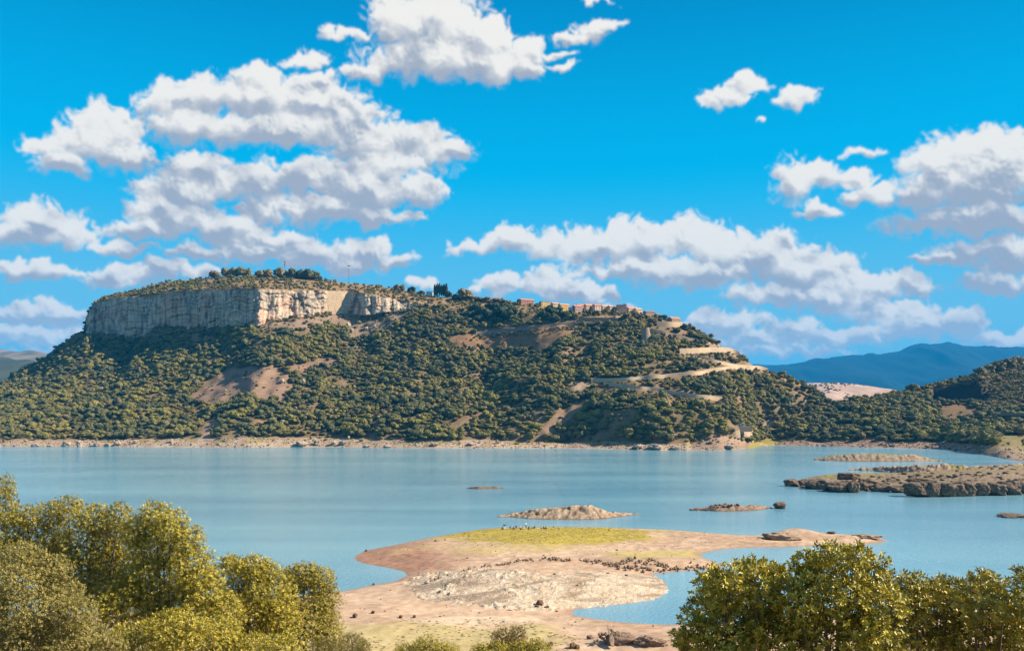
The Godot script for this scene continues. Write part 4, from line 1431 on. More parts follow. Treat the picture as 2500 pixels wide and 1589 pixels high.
func figure_mesh(pose: String) -> Array:   # [vertices, indices, zone of each vertex]
	var bones := figure_bones(pose)
	var lo := Vector3(1e9, 1e9, 1e9)
	var hi := -lo
	for k in bones:
		for q in 2:
			lo = lo.min(k[q] - Vector3.ONE * 0.2)
			hi = hi.max(k[q] + Vector3.ONE * 0.2)
	var cell := 0.022
	var n := Vector3i((hi - lo) / cell) + Vector3i.ONE
	var f := PackedFloat32Array()
	f.resize(n.x * n.y * n.z)
	f.fill(0.5)
	for k in bones:
		var a: Vector3 = k[0]
		var ab: Vector3 = k[1] - k[0]
		var l2 := maxf(ab.length_squared(), 1e-6)
		var rm: float = maxf(k[2], k[3]) + 0.06
		var x0 := Vector3i((a.min(k[1]) - Vector3.ONE * rm - lo) / cell)
		var x1 := Vector3i((a.max(k[1]) + Vector3.ONE * rm - lo) / cell) + Vector3i.ONE
		x1 = x1.min(n - Vector3i.ONE)
		var kk := 0.012 if k[2] < 0.02 else 0.035
		for z in range(x0.z, x1.z + 1):
			for y in range(x0.y, x1.y + 1):
				var at := (z * n.y + y) * n.x
				for x in range(x0.x, x1.x + 1):
					var p := lo + Vector3(x, y, z) * cell - a
					var t := clampf(p.dot(ab) / l2, 0.0, 1.0)
					var d: float = (p - ab * t).length() - lerpf(k[2], k[3], t)
					var o := f[at + x]
					var h := maxf(kk - absf(d - o), 0.0) / kk
					f[at + x] = minf(d, o) - h * h * kk * 0.25
	var v := PackedVector3Array()
	var zone := PackedInt32Array()
	var id := {}
	var idx := PackedInt32Array()
	var sx := 1
	var sy := n.x
	var sz := n.x * n.y
	var corner := [0, sx, sy, sx + sy, sz, sx + sz, sy + sz, sx + sy + sz]
	for z in n.z - 1:
		for y in n.y - 1:
			for x in n.x - 1:
				var at := z * sz + y * sy + x
				var ins := 0
				for c in corner:
					if f[at + c] < 0.0: ins += 1
				if ins == 0 or ins == 8: continue
				var sum := Vector3.ZERO
				var cnt := 0
				for e in [[0, 1], [2, 3], [4, 5], [6, 7], [0, 2], [1, 3], [4, 6], [5, 7], [0, 4], [1, 5], [2, 6], [3, 7]]:
					var fa := f[at + corner[e[0]]]
					var fb := f[at + corner[e[1]]]
					if (fa < 0.0) == (fb < 0.0): continue
					var t := fa / (fa - fb)
					var pa := Vector3(e[0] & 1, (e[0] >> 1) & 1, e[0] >> 2)
					var pb := Vector3(e[1] & 1, (e[1] >> 1) & 1, e[1] >> 2)
					sum += pa.lerp(pb, t)
					cnt += 1
				id[at] = v.size()
				var p := lo + (Vector3(x, y, z) + sum / cnt) * cell
				v.append(p)
				var best := 1e9
				var zb := 0
				for k in bones:
					var ab: Vector3 = k[1] - k[0]
					var t := clampf((p - k[0]).dot(ab) / maxf(ab.length_squared(), 1e-6), 0.0, 1.0)
					var d: float = (p - k[0] - ab * t).length() - lerpf(k[2], k[3], t)
					if d < best:
						best = d
						zb = k[4]
				zone.append(zb)
	for at in id:
		for ax in [[sx, sy, sz], [sy, sz, sx], [sz, sx, sy]]:
			var ina: bool = f[at] < 0.0
			if ina == (f[at + ax[0]] < 0.0): continue
			var q := [at, at - ax[1], at - ax[1] - ax[2], at - ax[2]]
			if not (id.has(q[1]) and id.has(q[2]) and id.has(q[3])): continue
			var w := [id[q[0]], id[q[1]], id[q[2]], id[q[3]]]
			if ina: idx.append_array([w[0], w[2], w[1], w[0], w[3], w[2]])
			else: idx.append_array([w[0], w[1], w[2], w[0], w[2], w[3]])
	return [v, idx, zone]

func build_people() -> void:
	var poses := ["stand", "back", "hug", "cross"]
	var shapes := {}
	var res := [null, null, null, null]
	var g := WorkerThreadPool.add_group_task(func(k: int) -> void: res[k] = figure_mesh(poses[k]), 4)
	WorkerThreadPool.wait_for_group_task_completion(g)
	for k in 4: shapes[poses[k]] = res[k]
	var skin := Color(0.42, 0.25, 0.17)
	var hair := Color(0.03, 0.02, 0.015)
	var who := [   # label, u, v of the ground, pose, turn, shirt, trousers
		["person in dark clothes seated farthest left beside the black parasol", 1225.5, 1293.2, "hug", 1.2, Color(0.06, 0.05, 0.05), Color(0.07, 0.05, 0.05)],
		["person in white seated under the black parasol", 1231.5, 1292.6, "cross", 0.3, Color(0.75, 0.73, 0.72), Color(0.45, 0.42, 0.38)],
		["person in black top with pale trousers leaning back right of the black parasol", 1244.5, 1291.8, "back", -1.3, Color(0.035, 0.035, 0.045), Color(0.62, 0.55, 0.42)],
		["person in dark maroon seated on the grass facing left", 1255.5, 1293.4, "hug", -1.4, Color(0.13, 0.05, 0.05), Color(0.08, 0.04, 0.04)],
		["person in dark clothes seated behind the one in maroon", 1259.8, 1289.2, "cross", 0.4, Color(0.07, 0.065, 0.07), Color(0.10, 0.08, 0.07)],
		["person in pale clothes seated behind, left of the standing person", 1269.5, 1290.5, "hug", 0.9, Color(0.60, 0.55, 0.46), Color(0.50, 0.42, 0.33)],
		["person in cream top seated in front of the standing person", 1278.3, 1293.2, "cross", 0.2, Color(0.66, 0.56, 0.48), Color(0.42, 0.32, 0.27)],
		["person standing in a white top with both hands raised to the face", 1284.2, 1289.2, "stand", 0.5, Color(0.80, 0.82, 0.84), Color(0.09, 0.08, 0.09)],
		["person in dark clothes seated right of the standing person", 1292.0, 1292.6, "cross", -0.9, Color(0.05, 0.045, 0.05), Color(0.26, 0.19, 0.15)],
		["person in black seated with legs stretched to the left", 1304.5, 1290.2, "back", -1.5, Color(0.04, 0.04, 0.045), Color(0.045, 0.04, 0.04)],
		["person in white seated right of the pale bags", 1322.5, 1291.2, "hug", -0.4, Color(0.78, 0.75, 0.70), Color(0.55, 0.50, 0.45)],
		["person in brown seated close beside the one in white", 1328.0, 1291.8, "back", 1.0, Color(0.15, 0.08, 0.06), Color(0.10, 0.07, 0.06)],
		["person in dark front and pale back seated farthest right", 1334.5, 1290.8, "hug", -0.8, Color(0.55, 0.52, 0.46), Color(0.07, 0.065, 0.06)],
	]
	for w in who:
		var sh: Array = shapes[w[3]]
		var c := PackedColorArray()
		for z in sh[2]:
			c.append([skin, w[5], w[6], hair, Color(0.06, 0.05, 0.05)][z])
		var p := ground_at(w[1], w[2])
		var o := obj("person", mesh_of(sh[0], c, sh[1]), mats.cloth)
		o.position = p - Vector3(0, 0.01, 0)
		o.rotation.y = w[4]
		tag(o, w[0], "person", "people gathered on the grass")
	var p := ground_at(1230.5, 1293.0)
	var t := thing("parasol", "small black parasol open over the people farthest left on the grass", "parasol", p + Vector3(0.15, 0, -0.35))
	var v := PackedVector3Array()
	var idx := PackedInt32Array()
	for r in 5:
		for k in 16:
			var an := TAU * k / 16
			var rr := r * 0.135 * (1.0 if k % 2 == 0 else 0.96)
			v.append(Vector3(cos(an) * rr, 1.32 - rr * rr * 0.85, sin(an) * rr))
	for r in 4:
		for k in 16:
			var a := r * 16 + k
			var b := r * 16 + (k + 1) % 16
			idx.append_array([a, b, b + 16, a, b + 16, a + 16])
	obj("canopy", mesh_of(v, PackedColorArray(), idx), mats.black_cloth, t)
	obj("pole", tube([Vector3(0, 0, 0), Vector3(0, 0.7, 0), Vector3(0, 1.36, 0)], 0.014, 0.012), mats.dark_metal, t)
	for q in [[1311.5, 1292.8, 0.5, "pale bag lying on the grass between the seated people"], [1316.0, 1292.4, 0.35, "smaller pale bundle right of the pale bag on the grass"], [1271.5, 1293.2, 0.42, "dark rucksack on the grass left of the person in cream top"]]:
		var o := obj("bag", rock_mesh(int(q[0]), Vector3(q[2] * 1.3, q[2], q[2]), 0.15, 2.6, 2, false, Color(0.70, 0.62, 0.45) if q[0] > 1300 else Color(0.05, 0.04, 0.04), Color(0.6, 0.52, 0.4) if q[0] > 1300 else Color(0.08, 0.06, 0.05)), mats.cloth)
		o.position = ground_at(q[0], q[1])
		tag(o, q[3], "bag")

# ------------------------------------------------------------------ near trees, leaf by leaf
func sprig_mesh(sd: int, leaves: int, slim: float) -> ArrayMesh:
	var r := RandomNumberGenerator.new()
	r.seed = sd
	var v := PackedVector3Array()
	var c := PackedColorArray()
	var idx := PackedInt32Array()
	for k in leaves:
		var an := k * 2.4 + r.randf() * 0.6
		var up := r.randf_range(0.25, 1.1) if k < leaves - 2 else 1.4
		var d := Vector3(cos(an), up, sin(an)).normalized()
		var root := Vector3(0, 0.5 * float(k) / leaves, 0) + d * 0.06
		var len_ := r.randf_range(0.38, 0.56)
		var side := d.cross(Vector3(0, 1, 0.01)).normalized()
		side = side.rotated(d, r.randf_range(-0.5, 0.5))
		var nrm := side.cross(d)
		var w := len_ * slim * r.randf_range(0.85, 1.15)
		var z := v.size()
		var sh := r.randf_range(0.82, 1.18)
		for q in [root, root + d * len_ * 0.5 + side * w + nrm * 0.04, root + d * len_ - nrm * 0.05, root + d * len_ * 0.5 - side * w + nrm * 0.04]:
			v.append(q)
			c.append(Color(sh, sh, sh))
		idx.append_array([z, z + 1, z + 2, z, z + 2, z + 3])
	return mesh_of(v, c, idx, true)

func near_tree(called: String, label: String, trunk_uv: Vector2, d: float, lobes: Array, leaf: float, dens: float, tones: Array, sd: int, slim := 0.24, spread := 0.6, category := "tree") -> void:
	var r := RandomNumberGenerator.new()
	r.seed = sd
	var n := FastNoiseLite.new()
	n.seed = sd
	n.frequency = 1.0
	n.fractal_octaves = 3
	var foot := P(trunk_uv.x, trunk_uv.y, d)
	foot.y = ground_y(foot.x, foot.z) - 0.1
	var t := thing(called, label, category, foot)
	var crown := Vector3.ZERO
	var cs := []
	for l in lobes:
		var ld: float = d + r.randf_range(-spread, spread) + (l[4] if l.size() > 4 else 0.0)
		var c := P(l[0], l[1], ld) - foot
		cs.append([c, Vector3(l[2], l[3], (l[2] + l[3]) * 0.5) / F * ld])
		crown += c / lobes.size()
	var fork := Vector3(crown.x * 0.25, maxf(crown.y * 0.45, 0.3), crown.z * 0.25)
	obj("trunk", tube([Vector3.ZERO, fork * 0.5 + Vector3(r.randf_range(-0.1, 0.1), 0, 0.05), fork], 0.030 * crown.y, 0.018 * crown.y, 8), mats.bark, t)
	var xf := []
	for l in cs:
		var c: Vector3 = l[0]
		var rad: Vector3 = l[1]
		var bend := (c - fork) * 0.5 + Vector3(r.randf_range(-0.15, 0.15), 0.1, r.randf_range(-0.1, 0.1)) * rad.length()
		obj("branch", tube([fork, fork + bend, c], 0.010 * crown.y, 0.006, 6), mats.bark, t)
		for k in 5:
			var e := Vector3(r.randfn(), r.randfn() * 0.7 + 0.4, r.randfn()).normalized() * rad * 0.85
			obj("twig", tube([c - e * 0.1, c + e * 0.5 + Vector3(0, -0.05, 0) * rad.y, c + e], 0.010, 0.003, 4), mats.bark, t)
		var count := int(dens * (rad.x * rad.y + rad.x * rad.z) * 0.5 / (leaf * leaf))
		for k in count:
			var dir := Vector3(r.randfn(), r.randfn(), r.randfn()).normalized()
			var clump := n.get_noise_3dv(c * 3.0 + dir * 2.6)
			var clump2 := n.get_noise_3dv((c + dir * rad) * (1.1 / leaf) * 0.25 + Vector3(40, 0, 0))
			var rr := pow(r.randf(), 0.30)
			if clump2 < -0.20 and rr > 0.72: continue
			rr *= 0.97 + clump * 0.30
			if r.randf() < 0.03: rr *= 1.12
			var p := c + dir * rad * rr
			var ax := (dir * 0.8 + Vector3.UP * 0.45 + Vector3(r.randfn(), r.randfn(), r.randfn()) * 0.45).normalized()
			var x := ax.cross(Vector3(r.randfn(), r.randfn(), r.randfn())).normalized()
			var s := leaf * 2.2 * r.randf_range(0.75, 1.25)
			xf.append([Transform3D(Basis(x * s, ax * s, x.cross(ax) * s), p), tones[r.randi() % tones.size()] * r.randf_range(0.8, 1.2)])
	var mm := MultiMesh.new()
	mm.transform_format = MultiMesh.TRANSFORM_3D
	mm.use_colors = true
	mm.mesh = sprig_mesh(sd, 8, slim)
	mm.instance_count = xf.size()
	for i in xf.size():
		mm.set_instance_transform(i, xf[i][0])
		mm.set_instance_color(i, xf[i][1])
	var o := MultiMeshInstance3D.new()
	o.name = "foliage"
	o.multimesh = mm
	o.material_override = mats.leaf
	o.set_meta("kind", "stuff")
	t.add_child(o, true)

func build_near_trees() -> void:
	var gold := [Color(0.40, 0.335, 0.042), Color(0.33, 0.285, 0.038), Color(0.48, 0.39, 0.056), Color(0.23, 0.21, 0.032)]
	var olive := [Color(0.34, 0.285, 0.040), Color(0.28, 0.24, 0.036), Color(0.41, 0.33, 0.05), Color(0.195, 0.18, 0.03)]
	var grayish := [Color(0.27, 0.235, 0.068), Color(0.22, 0.195, 0.056), Color(0.32, 0.27, 0.08)]
	# left
	near_tree("near_oak", "tall narrow tree cut by the left edge of the photo", Vector2(5, 1500), 25.0, [[12, 1188, 20, 32], [4, 1235, 38, 46], [18, 1300, 55, 60], [0, 1370, 70, 60]], 0.05, 5.5, olive, 601)
	near_tree("near_oak", "broad tree with bumpy top second from the left edge", Vector2(190, 1560), 24.5, [[60, 1265, 42, 32], [118, 1262, 40, 40], [165, 1245, 42, 36], [228, 1268, 46, 40], [290, 1262, 36, 36], [110, 1325, 80, 55], [205, 1335, 90, 70], [290, 1325, 70, 60], [200, 1420, 110, 70], [110, 1380, 60, 50], [290, 1420, 90, 80]], 0.05, 5.5, olive, 602)
	near_tree("near_oak", "tallest golden green tree of the left group", Vector2(400, 1590), 23.0, [[378, 1262, 40, 40], [415, 1285, 45, 45], [340, 1298, 46, 45], [395, 1335, 75, 55], [465, 1322, 36, 42], [470, 1390, 60, 60], [380, 1415, 100, 80], [495, 1440, 60, 60], [300, 1480, 90, 70], [440, 1490, 100, 70], [540, 1500, 60, 60]], 0.05, 5.5, gold, 603)
	near_tree("near_oak", "rounded olive tree right of the tallest in the left group", Vector2(610, 1600), 25.5, [[560, 1378, 40, 22], [610, 1385, 60, 28], [655, 1400, 36, 28], [590, 1430, 75, 50], [650, 1455, 75, 60], [600, 1510, 95, 65], [680, 1520, 60, 55]], 0.052, 5.5, gold, 604)
	near_tree("near_oak", "round tree at the right end of the left group beside the sand", Vector2(750, 1610), 27.0, [[742, 1400, 55, 26], [710, 1425, 36, 36], [780, 1420, 46, 36], [745, 1455, 75, 55], [795, 1475, 40, 46], [735, 1525, 85, 60], [800, 1545, 46, 46]], 0.055, 5.5, olive, 605)
	near_tree("near_bush", "gray green bush filling the lower left corner", Vector2(80, 1640), 19.0, [[50, 1365, 60, 40], [120, 1392, 55, 40], [30, 1425, 66, 50], [150, 1455, 60, 46], [75, 1490, 90, 60], [185, 1500, 50, 45], [40, 1560, 120, 60], [180, 1565, 90, 50], [265, 1580, 50, 30]], 0.036, 6.0, grayish, 606, 0.24, 0.6, "bush")
	near_tree("near_bush", "leafy bush at the bottom edge under the tallest left tree", Vector2(420, 1660), 19.5, [[340, 1560, 80, 45], [430, 1540, 80, 55], [520, 1560, 80, 50], [600, 1580, 70, 34], [680, 1585, 60, 34]], 0.042, 6.0, gold, 607, 0.24, 0.6, "bush")
	near_tree("near_bush", "feathery yellow green bush at the right foot of the left group", Vector2(830, 1650), 24.0, [[800, 1585, 50, 26], [860, 1575, 32, 32], [885, 1588, 22, 28]], 0.036, 7.0, [Color(0.22, 0.18, 0.03), Color(0.17, 0.145, 0.035)], 608, 0.13, 0.5, "bush")
	# bottom centre
	near_tree("near_shrub", "yellow green shrub tip at the bottom edge left of centre", Vector2(1040, 1680), 22.0, [[1000, 1590, 40, 18], [1040, 1580, 36, 26], [1085, 1590, 38, 20]], 0.034, 6.5, gold, 611, 0.18, 0.4, "shrub")
	near_tree("near_shrub", "brownish upright shrub at the bottom edge near the centre", Vector2(1240, 1660), 23.0, [[1225, 1558, 26, 26], [1262, 1556, 26, 28], [1245, 1580, 50, 22]], 0.034, 5.5, [Color(0.20, 0.115, 0.04), Color(0.16, 0.10, 0.035), Color(0.20, 0.15, 0.03)], 612, 0.15, 0.4, "shrub")
	near_tree("near_shrub", "golden shrub in front of the brownish shrub at the bottom edge", Vector2(1270, 1690), 20.0, [[1175, 1588, 26, 14], [1215, 1585, 30, 20], [1270, 1585, 36, 20], [1315, 1585, 30, 24]], 0.034, 6.5, gold, 613, 0.2, 0.4, "shrub")
	# right
	near_tree("near_oak", "leafy oak with low left branch at the left of the right group", Vector2(1800, 1680), 13.5, [[1768, 1406, 36, 28], [1740, 1420, 40, 34], [1805, 1404, 46, 34], [1842, 1386, 28, 24], [1880, 1400, 34, 28], [1905, 1406, 34, 30], [1850, 1428, 60, 44], [1765, 1448, 60, 45], [1850, 1483, 80, 55], [1735, 1493, 62, 46], [1910, 1463, 50, 50], [1790, 1533, 85, 55], [1700, 1528, 42, 36], [1668, 1553, 28, 20], [1690, 1580, 42, 26], [1890, 1543, 85, 60], [1780, 1593, 90, 40]], 0.066, 5.6, gold, 621, 0.26)
	near_tree("near_oak", "tallest oak in the middle of the right group", Vector2(2060, 1690), 13.0, [[2000, 1359, 38, 28], [2040, 1352, 40, 26], [2085, 1360, 42, 30], [1968, 1382, 32, 32], [2130, 1386, 38, 34], [2045, 1399, 75, 46], [1975, 1424, 50, 44], [2130, 1429, 55, 46], [2050, 1464, 105, 60], [1955, 1484, 50, 50], [2150, 1484, 60, 55], [2030, 1544, 110, 60], [1950, 1564, 60, 50], [2130, 1564, 80, 55]], 0.066, 5.6, gold, 622, 0.26)
	near_tree("near_oak", "darker oak right of the tallest in the right group", Vector2(2260, 1690), 14.0, [[2232, 1424, 28, 22], [2195, 1436, 36, 34], [2292, 1430, 30, 22], [2258, 1454, 46, 34], [2325, 1428, 28, 22], [2220, 1483, 60, 46], [2300, 1483, 66, 46], [2200, 1543, 80, 60], [2300, 1553, 95, 60], [2170, 1588, 70, 44], [2350, 1478, 40, 46]], 0.066, 5.6, olive, 623, 0.26)
	near_tree("near_oak", "oak near the right edge with thin upright tips", Vector2(2420, 1690), 13.5, [[2395, 1416, 20, 22], [2375, 1444, 36, 32], [2420, 1440, 40, 34], [2455, 1460, 36, 32], [2400, 1488, 60, 50], [2465, 1498, 50, 46], [2390, 1558, 90, 60], [2470, 1563, 70, 55]], 0.066, 5.6, olive, 624, 0.26)
	near_tree("near_oak", "tree cut by the right edge of the photo", Vector2(2540, 1690), 13.0, [[2505, 1418, 30, 30], [2530, 1455, 50, 50], [2540, 1530, 60, 70]], 0.066, 5.6, olive, 625, 0.26)

# ------------------------------------------------------------------ stones and islets
func build_rocks() -> void:
	var tan0 := Color(0.50, 0.385, 0.28)
	var tan1 := Color(0.26, 0.185, 0.13)
	var brown0 := Color(0.33, 0.235, 0.17)
	var brown1 := Color(0.15, 0.10, 0.075)
	# the pale outcrop on the near shore
	_outcrop()
	islet("rocky_islet", "tan rocky islet just behind the people with a craggy ridge and sandy right tip", [[1204, 1266, 1266.5], [1235, 1258, 1267], [1262, 1253, 1268], [1290, 1249, 1270], [1330, 1244, 1271], [1375, 1239, 1271], [1400, 1236, 1271], [1440, 1235, 1271], [1458, 1242, 1271], [1475, 1248, 1270], [1490, 1253, 1269], [1525, 1255, 1265], [1545, 1255.5, 1262], [1565, 1256, 1258]], 18.0, 1.9, 71, 0.55, Color(0.56, 0.44, 0.32), Color(0.20, 0.14, 0.10))
	var o := islet("stony_islet", "dark stony islet in the middle of the water with a ruined wall on it", [[1685, 1244, 1246], [1700, 1241, 1246.5], [1725, 1239, 1247.5], [1750, 1234, 1249], [1790, 1233, 1249], [1815, 1237, 1248.5], [1840, 1233, 1247], [1865, 1237, 1245], [1895, 1241, 1243], [1918, 1240, 1241]], 9.0, 2.4, 72, 0.35, Color(0.42, 0.30, 0.22), brown1)
	var st := []
	for k in 60:
		st.append(rock_mesh(700 + k % 8, Vector3(1.0, 0.9, 0.9), 0.3, 4.0, 1, true, brown0, brown1))
	for k in 64:
		var u := 1686.0 + 118.0 * k / 63.0 + rng.randf_range(-2, 2)
		var d := wd(1247.5) + rng.randf_range(0.0, 4.0)
		var s := rng.randf_range(0.45, 1.0) * (1.25 if u > 1735 else 0.9)
		var base: float = 0.0 if u < 1735 else 1.0
		var c := obj("stone", st[k % 60], mats.rock, o)
		c.position = P(u, 1247, d) * Vector3(1, 0, 1) + Vector3(0, base + rng.randf_range(0.0, 0.7) * sst(1690, 1760, u), 0)
		c.scale = Vector3(s, s * 0.9, s)
		c.rotation = Vector3(rng.randf(), rng.randf() * 6.0, rng.randf())
	boulder("rounded dark boulder at the right end of the stony islet", P(1904, 1242, wd(1242) + 1.0) * Vector3(1, 0, 1), Vector3(4.3, 2.6, 3.4), 731, brown0, brown1)
	islet("low_rock", "thin dark rock barely above the water alone left of centre", [[1135, 1192.5, 1193], [1150, 1189.5, 1194], [1165, 1187, 1194.5], [1180, 1189, 1194.5], [1200, 1187.5, 1194], [1215, 1188.5, 1194], [1235, 1192, 1193.5]], 5.0, 2.0, 73, 0.25, brown0, brown1)
	islet("grassy_islet", "farthest islet in the bay, pale rim and green top", [[1984, 1123, 1124], [2000, 1119, 1124.5], [2020, 1115, 1125.5], [2070, 1110, 1126.5], [2150, 1108.5, 1127], [2200, 1112, 1127], [2230, 1110, 1127], [2245, 1115, 1127], [2270, 1121, 1127], [2306, 1126, 1127]], 26.0, 3.0, 74, 0.9, Color(0.52, 0.41, 0.30), tan1, 0.75)
	islet("rocky_spit", "long low spit of tan rock between the green topped islet and the boulder point", [[2073, 1147, 1149], [2100, 1144.5, 1150], [2130, 1142.5, 1151], [2180, 1141, 1155], [2215, 1140, 1158], [2235, 1136.5, 1159], [2258, 1139, 1160], [2285, 1137, 1160], [2310, 1135, 1160], [2340, 1137, 1160], [2370, 1141, 1160], [2420, 1138, 1160], [2500, 1135, 1160], [2620, 1133, 1160]], 22.0, 2.2, 75, 1.2, Color(0.48, 0.36, 0.27), Color(0.20, 0.145, 0.11), 0.2)
	islet("boulder_point", "low green and tan point of land behind the row of big boulders at right", [[1925, 1185, 1189], [1960, 1176, 1191], [2000, 1168, 1195], [2060, 1163, 1200], [2140, 1163, 1201], [2220, 1160, 1202], [2300, 1154, 1205], [2380, 1148, 1206], [2450, 1144, 1205], [2500, 1142, 1203], [2800, 1138, 1200]], 130.0, 5.0, 76, 0.4, Color(0.34, 0.27, 0.19), Color(0.22, 0.165, 0.125), 0.35)
	var big := [   # u, base row, width, height (pixels), label
		[1938, 1187.5, 34, 16, "small dark boulder at the left tip of the boulder point"],
		[1968, 1189, 26, 17, "second boulder from the left tip of the boulder point"],
		[2003, 1195, 48, 24, "broad dark faced boulder third from the left tip"],
		[2030, 1199, 26, 20, "narrow boulder between two broad dark ones near the left tip"],
		[2060, 1202, 56, 22, "broad low boulder with a dark face fourth of the large ones from the tip"],
		[2088, 1203, 24, 24, "upright boulder with a bright edge right of the broad low one"],
		[2108, 1198, 22, 20, "small round boulder in the middle of the left row"],
		[2128, 1188, 40, 17, "rounded brown boulder higher up in the middle of the left row"],
		[2078, 1170, 52, 14, "flat capped boulder on top of the left row"],
		[2160, 1201, 44, 18, "fractured tan slab at the right part of the left row"],
		[2198, 1203, 40, 16, "low slab next to the gap before the biggest boulders"],
		[2252, 1214, 54, 32, "biggest dark boulder at the left end of the right row"],
		[2283, 1214, 28, 32, "upright boulder wedged beside the biggest dark one"],
		[2318, 1213.5, 42, 31, "square dark faced boulder third in the right row"],
		[2348, 1212.5, 34, 27, "rounded boulder fourth in the right row"],
		[2374, 1212, 26, 29, "narrow leaning boulder in the middle of the right row"],
		[2402, 1210.5, 34, 28, "pointed boulder with a pale left face in the right row"],
		[2436, 1210, 46, 30, "wide sloping boulder near the right edge"],
		[2478, 1209, 48, 32, "large boulder cut by the right edge of the photo"],
		[2265, 1181, 62, 13, "flat dark boulder lying above the biggest one"],
		[2352, 1186, 36, 11, "flat dark boulder lying behind the middle of the right row"],
		[2515, 1206, 50, 34, "boulder just past the right edge of the row"],
		[2448, 1262.5, 12, 5, "tiny rock tip in the water left of the low flat rock near the right edge"],
		[2482, 1264, 56, 9, "low flat rock alone in the water at the right edge"],
	]
	for k in big.size():
		var b: Array = big[k]
		var d := wd(b[1])
		var up := 0.0
		if k in [7, 8, 19, 20]:
			d = wd(1196 if k < 9 else 1206) + 8.0
			up = EYE - (b[1] - HZ) / F * d
		var s := d / F
		var p := P(b[0], b[1], d)
		p.y = up - 0.3
		p.z -= b[2] * s * 0.35
		boulder(b[4], p, Vector3(b[2] * s * 1.28, b[3] * s * 1.32, b[2] * s * 0.95), 800 + k, Color(0.30, 0.225, 0.165), Color(0.15, 0.11, 0.085), rng.randf_range(-0.3, 0.3), "boulder", 3.6, 0.22)
	var rk := MultiMesh.new()
	rk.transform_format = MultiMesh.TRANSFORM_3D
	rk.use_colors = true
	rk.mesh = rock_mesh(991, Vector3(1, 0.55, 0.8), 0.35, 3.0, 2, true, Color(1, 1, 1), Color(0.6, 0.58, 0.56))
	rk.instance_count = 260
	for k in 260:
		var u := rng.randf_range(1960, 2560)
		var v0: float = li([[1925, 1189], [2000, 1195], [2140, 1201], [2300, 1205], [2600, 1203]], u).x
		var t := rng.randf()
		var d := wd(v0) + 3.0 + t * t * 70.0 * sst(1940, 2250, u)
		var y := EYE - (li([[1925, 1185], [1960, 1176], [2000, 1168], [2060, 1163], [2140, 1163], [2220, 1160], [2300, 1154], [2380, 1148], [2450, 1144], [2560, 1142]], u).x - HZ) / F * (wd(v0) + 52.0)
		var s := rng.randf_range(0.6, 2.6)
		rk.set_instance_transform(k, Transform3D(Basis(Vector3.UP, rng.randf() * 6.0).scaled(Vector3(s * 1.5, s, s)), P(u, v0, d) * Vector3(1, 0, 1) + Vector3(0, maxf(y, 0.4) * sst(0.0, 14.0, d - wd(v0)) - 0.2, 0)))
		rk.set_instance_color(k, Color(0.36, 0.27, 0.20).lerp(Color(0.17, 0.12, 0.09), rng.randf()))
	var ri := MultiMeshInstance3D.new()
	ri.name = "scattered_rocks"
	ri.multimesh = rk
	ri.material_override = mats.rock
	tag(ri, "broken brown rocks strewn over the low point behind the big boulders", "", "", "stuff")
	add_child(ri)
	# far shore boulders
	var fs := [
		[160, 1091.5, 25, 15, "large pale rounded boulder at the water on the far left shore"], [194, 1092.5, 20, 18, "pale triangular boulder right of the rounded one on the far left shore"],
		[88, 1089.5, 26, 8, "low tan boulder at the waterline farthest left"], [120, 1090, 16, 5, "flat slab at the waterline between the low tan boulder and the pale rounded one"],
		[236, 1088, 22, 9, "dark shaded boulder right of the triangular boulder"], [262, 1090, 20, 8, "pale boulder beside the green strip on the left shore"], [285, 1087, 20, 12, "pale blocky boulder under the trees right of the green strip"],
		[332, 1082, 16, 10, "pale angular block above the beach on the left"], [416, 1080, 14, 9, "purplish boulder on the left beach"],
		[736, 1088, 36, 12, "bluish shaded flat boulder at the waterline under the middle trees"], [774, 1086, 22, 12, "pale boulder right of the bluish flat boulder"], [814, 1086, 18, 12, "boulder with a dark left face on the middle shore"],
		[838, 1085, 26, 10, "broad pale boulder on the middle shore"], [850, 1072, 10, 8, "round pale boulder at the tree edge on the middle shore"], [932, 1072, 10, 7, "small pale boulder before a dark bush on the middle shore"],
		[945, 1092, 24, 6, "low dark rock at the waterline right of the middle shore"], [895, 1090, 20, 5, "thin dark rock at the waterline on the middle shore"], [1060, 1088, 26, 8, "pale rock shelf on the right of the middle shore"], [1150, 1086, 24, 7, "tan rock shelf before the oaks on the middle shore"],
		[1600, 1096, 40, 12, "bluish shaded rock slope under the promontory"], [1560, 1094, 34, 10, "grayish rock left of the shaded rock slope under the promontory"], [1780, 1096, 34, 10, "pale rock at the tip of the promontory"], [1650, 1097, 30, 8, "tan rock at the foot of the bare promontory"],
	]
	for k in fs.size():
		var b: Array = fs[k]
		var p := hill.at(b[0], b[1])
		var s := -p.z / F
		boulder(b[4], p - Vector3(0, 0.4, 0), Vector3(b[2] * s, b[3] * s * 1.2, b[2] * s * 0.8), 900 + k, Color(0.62, 0.52, 0.42), Color(0.46, 0.36, 0.28), rng.randf() * 3.0, "boulder", 2.8, 0.3)
	# boulders among the hillside trees
	var hs := [[848, 800, 14, 12], [856, 812, 12, 10], [872, 790, 12, 8], [836, 824, 9, 8], [890, 806, 10, 8], [912, 800, 9, 7], [900, 826, 8, 6], [880, 834, 8, 6], [842, 842, 8, 7], [866, 852, 8, 6], [922, 842, 7, 6], [240, 955, 11, 10], [446, 946, 14, 12], [395, 940, 12, 6], [332, 966, 12, 5], [690, 935, 11, 10], [738, 938, 14, 12], [690, 1035, 22, 9], [1102, 908, 8, 8], [590, 926, 7, 5], [546, 956, 6, 5], [770, 892, 7, 5], [1340, 905, 9, 6], [1352, 915, 9, 6], [720, 998, 7, 4], [388, 988, 7, 4], [900, 862, 7, 5], [1030, 842, 6, 5]]
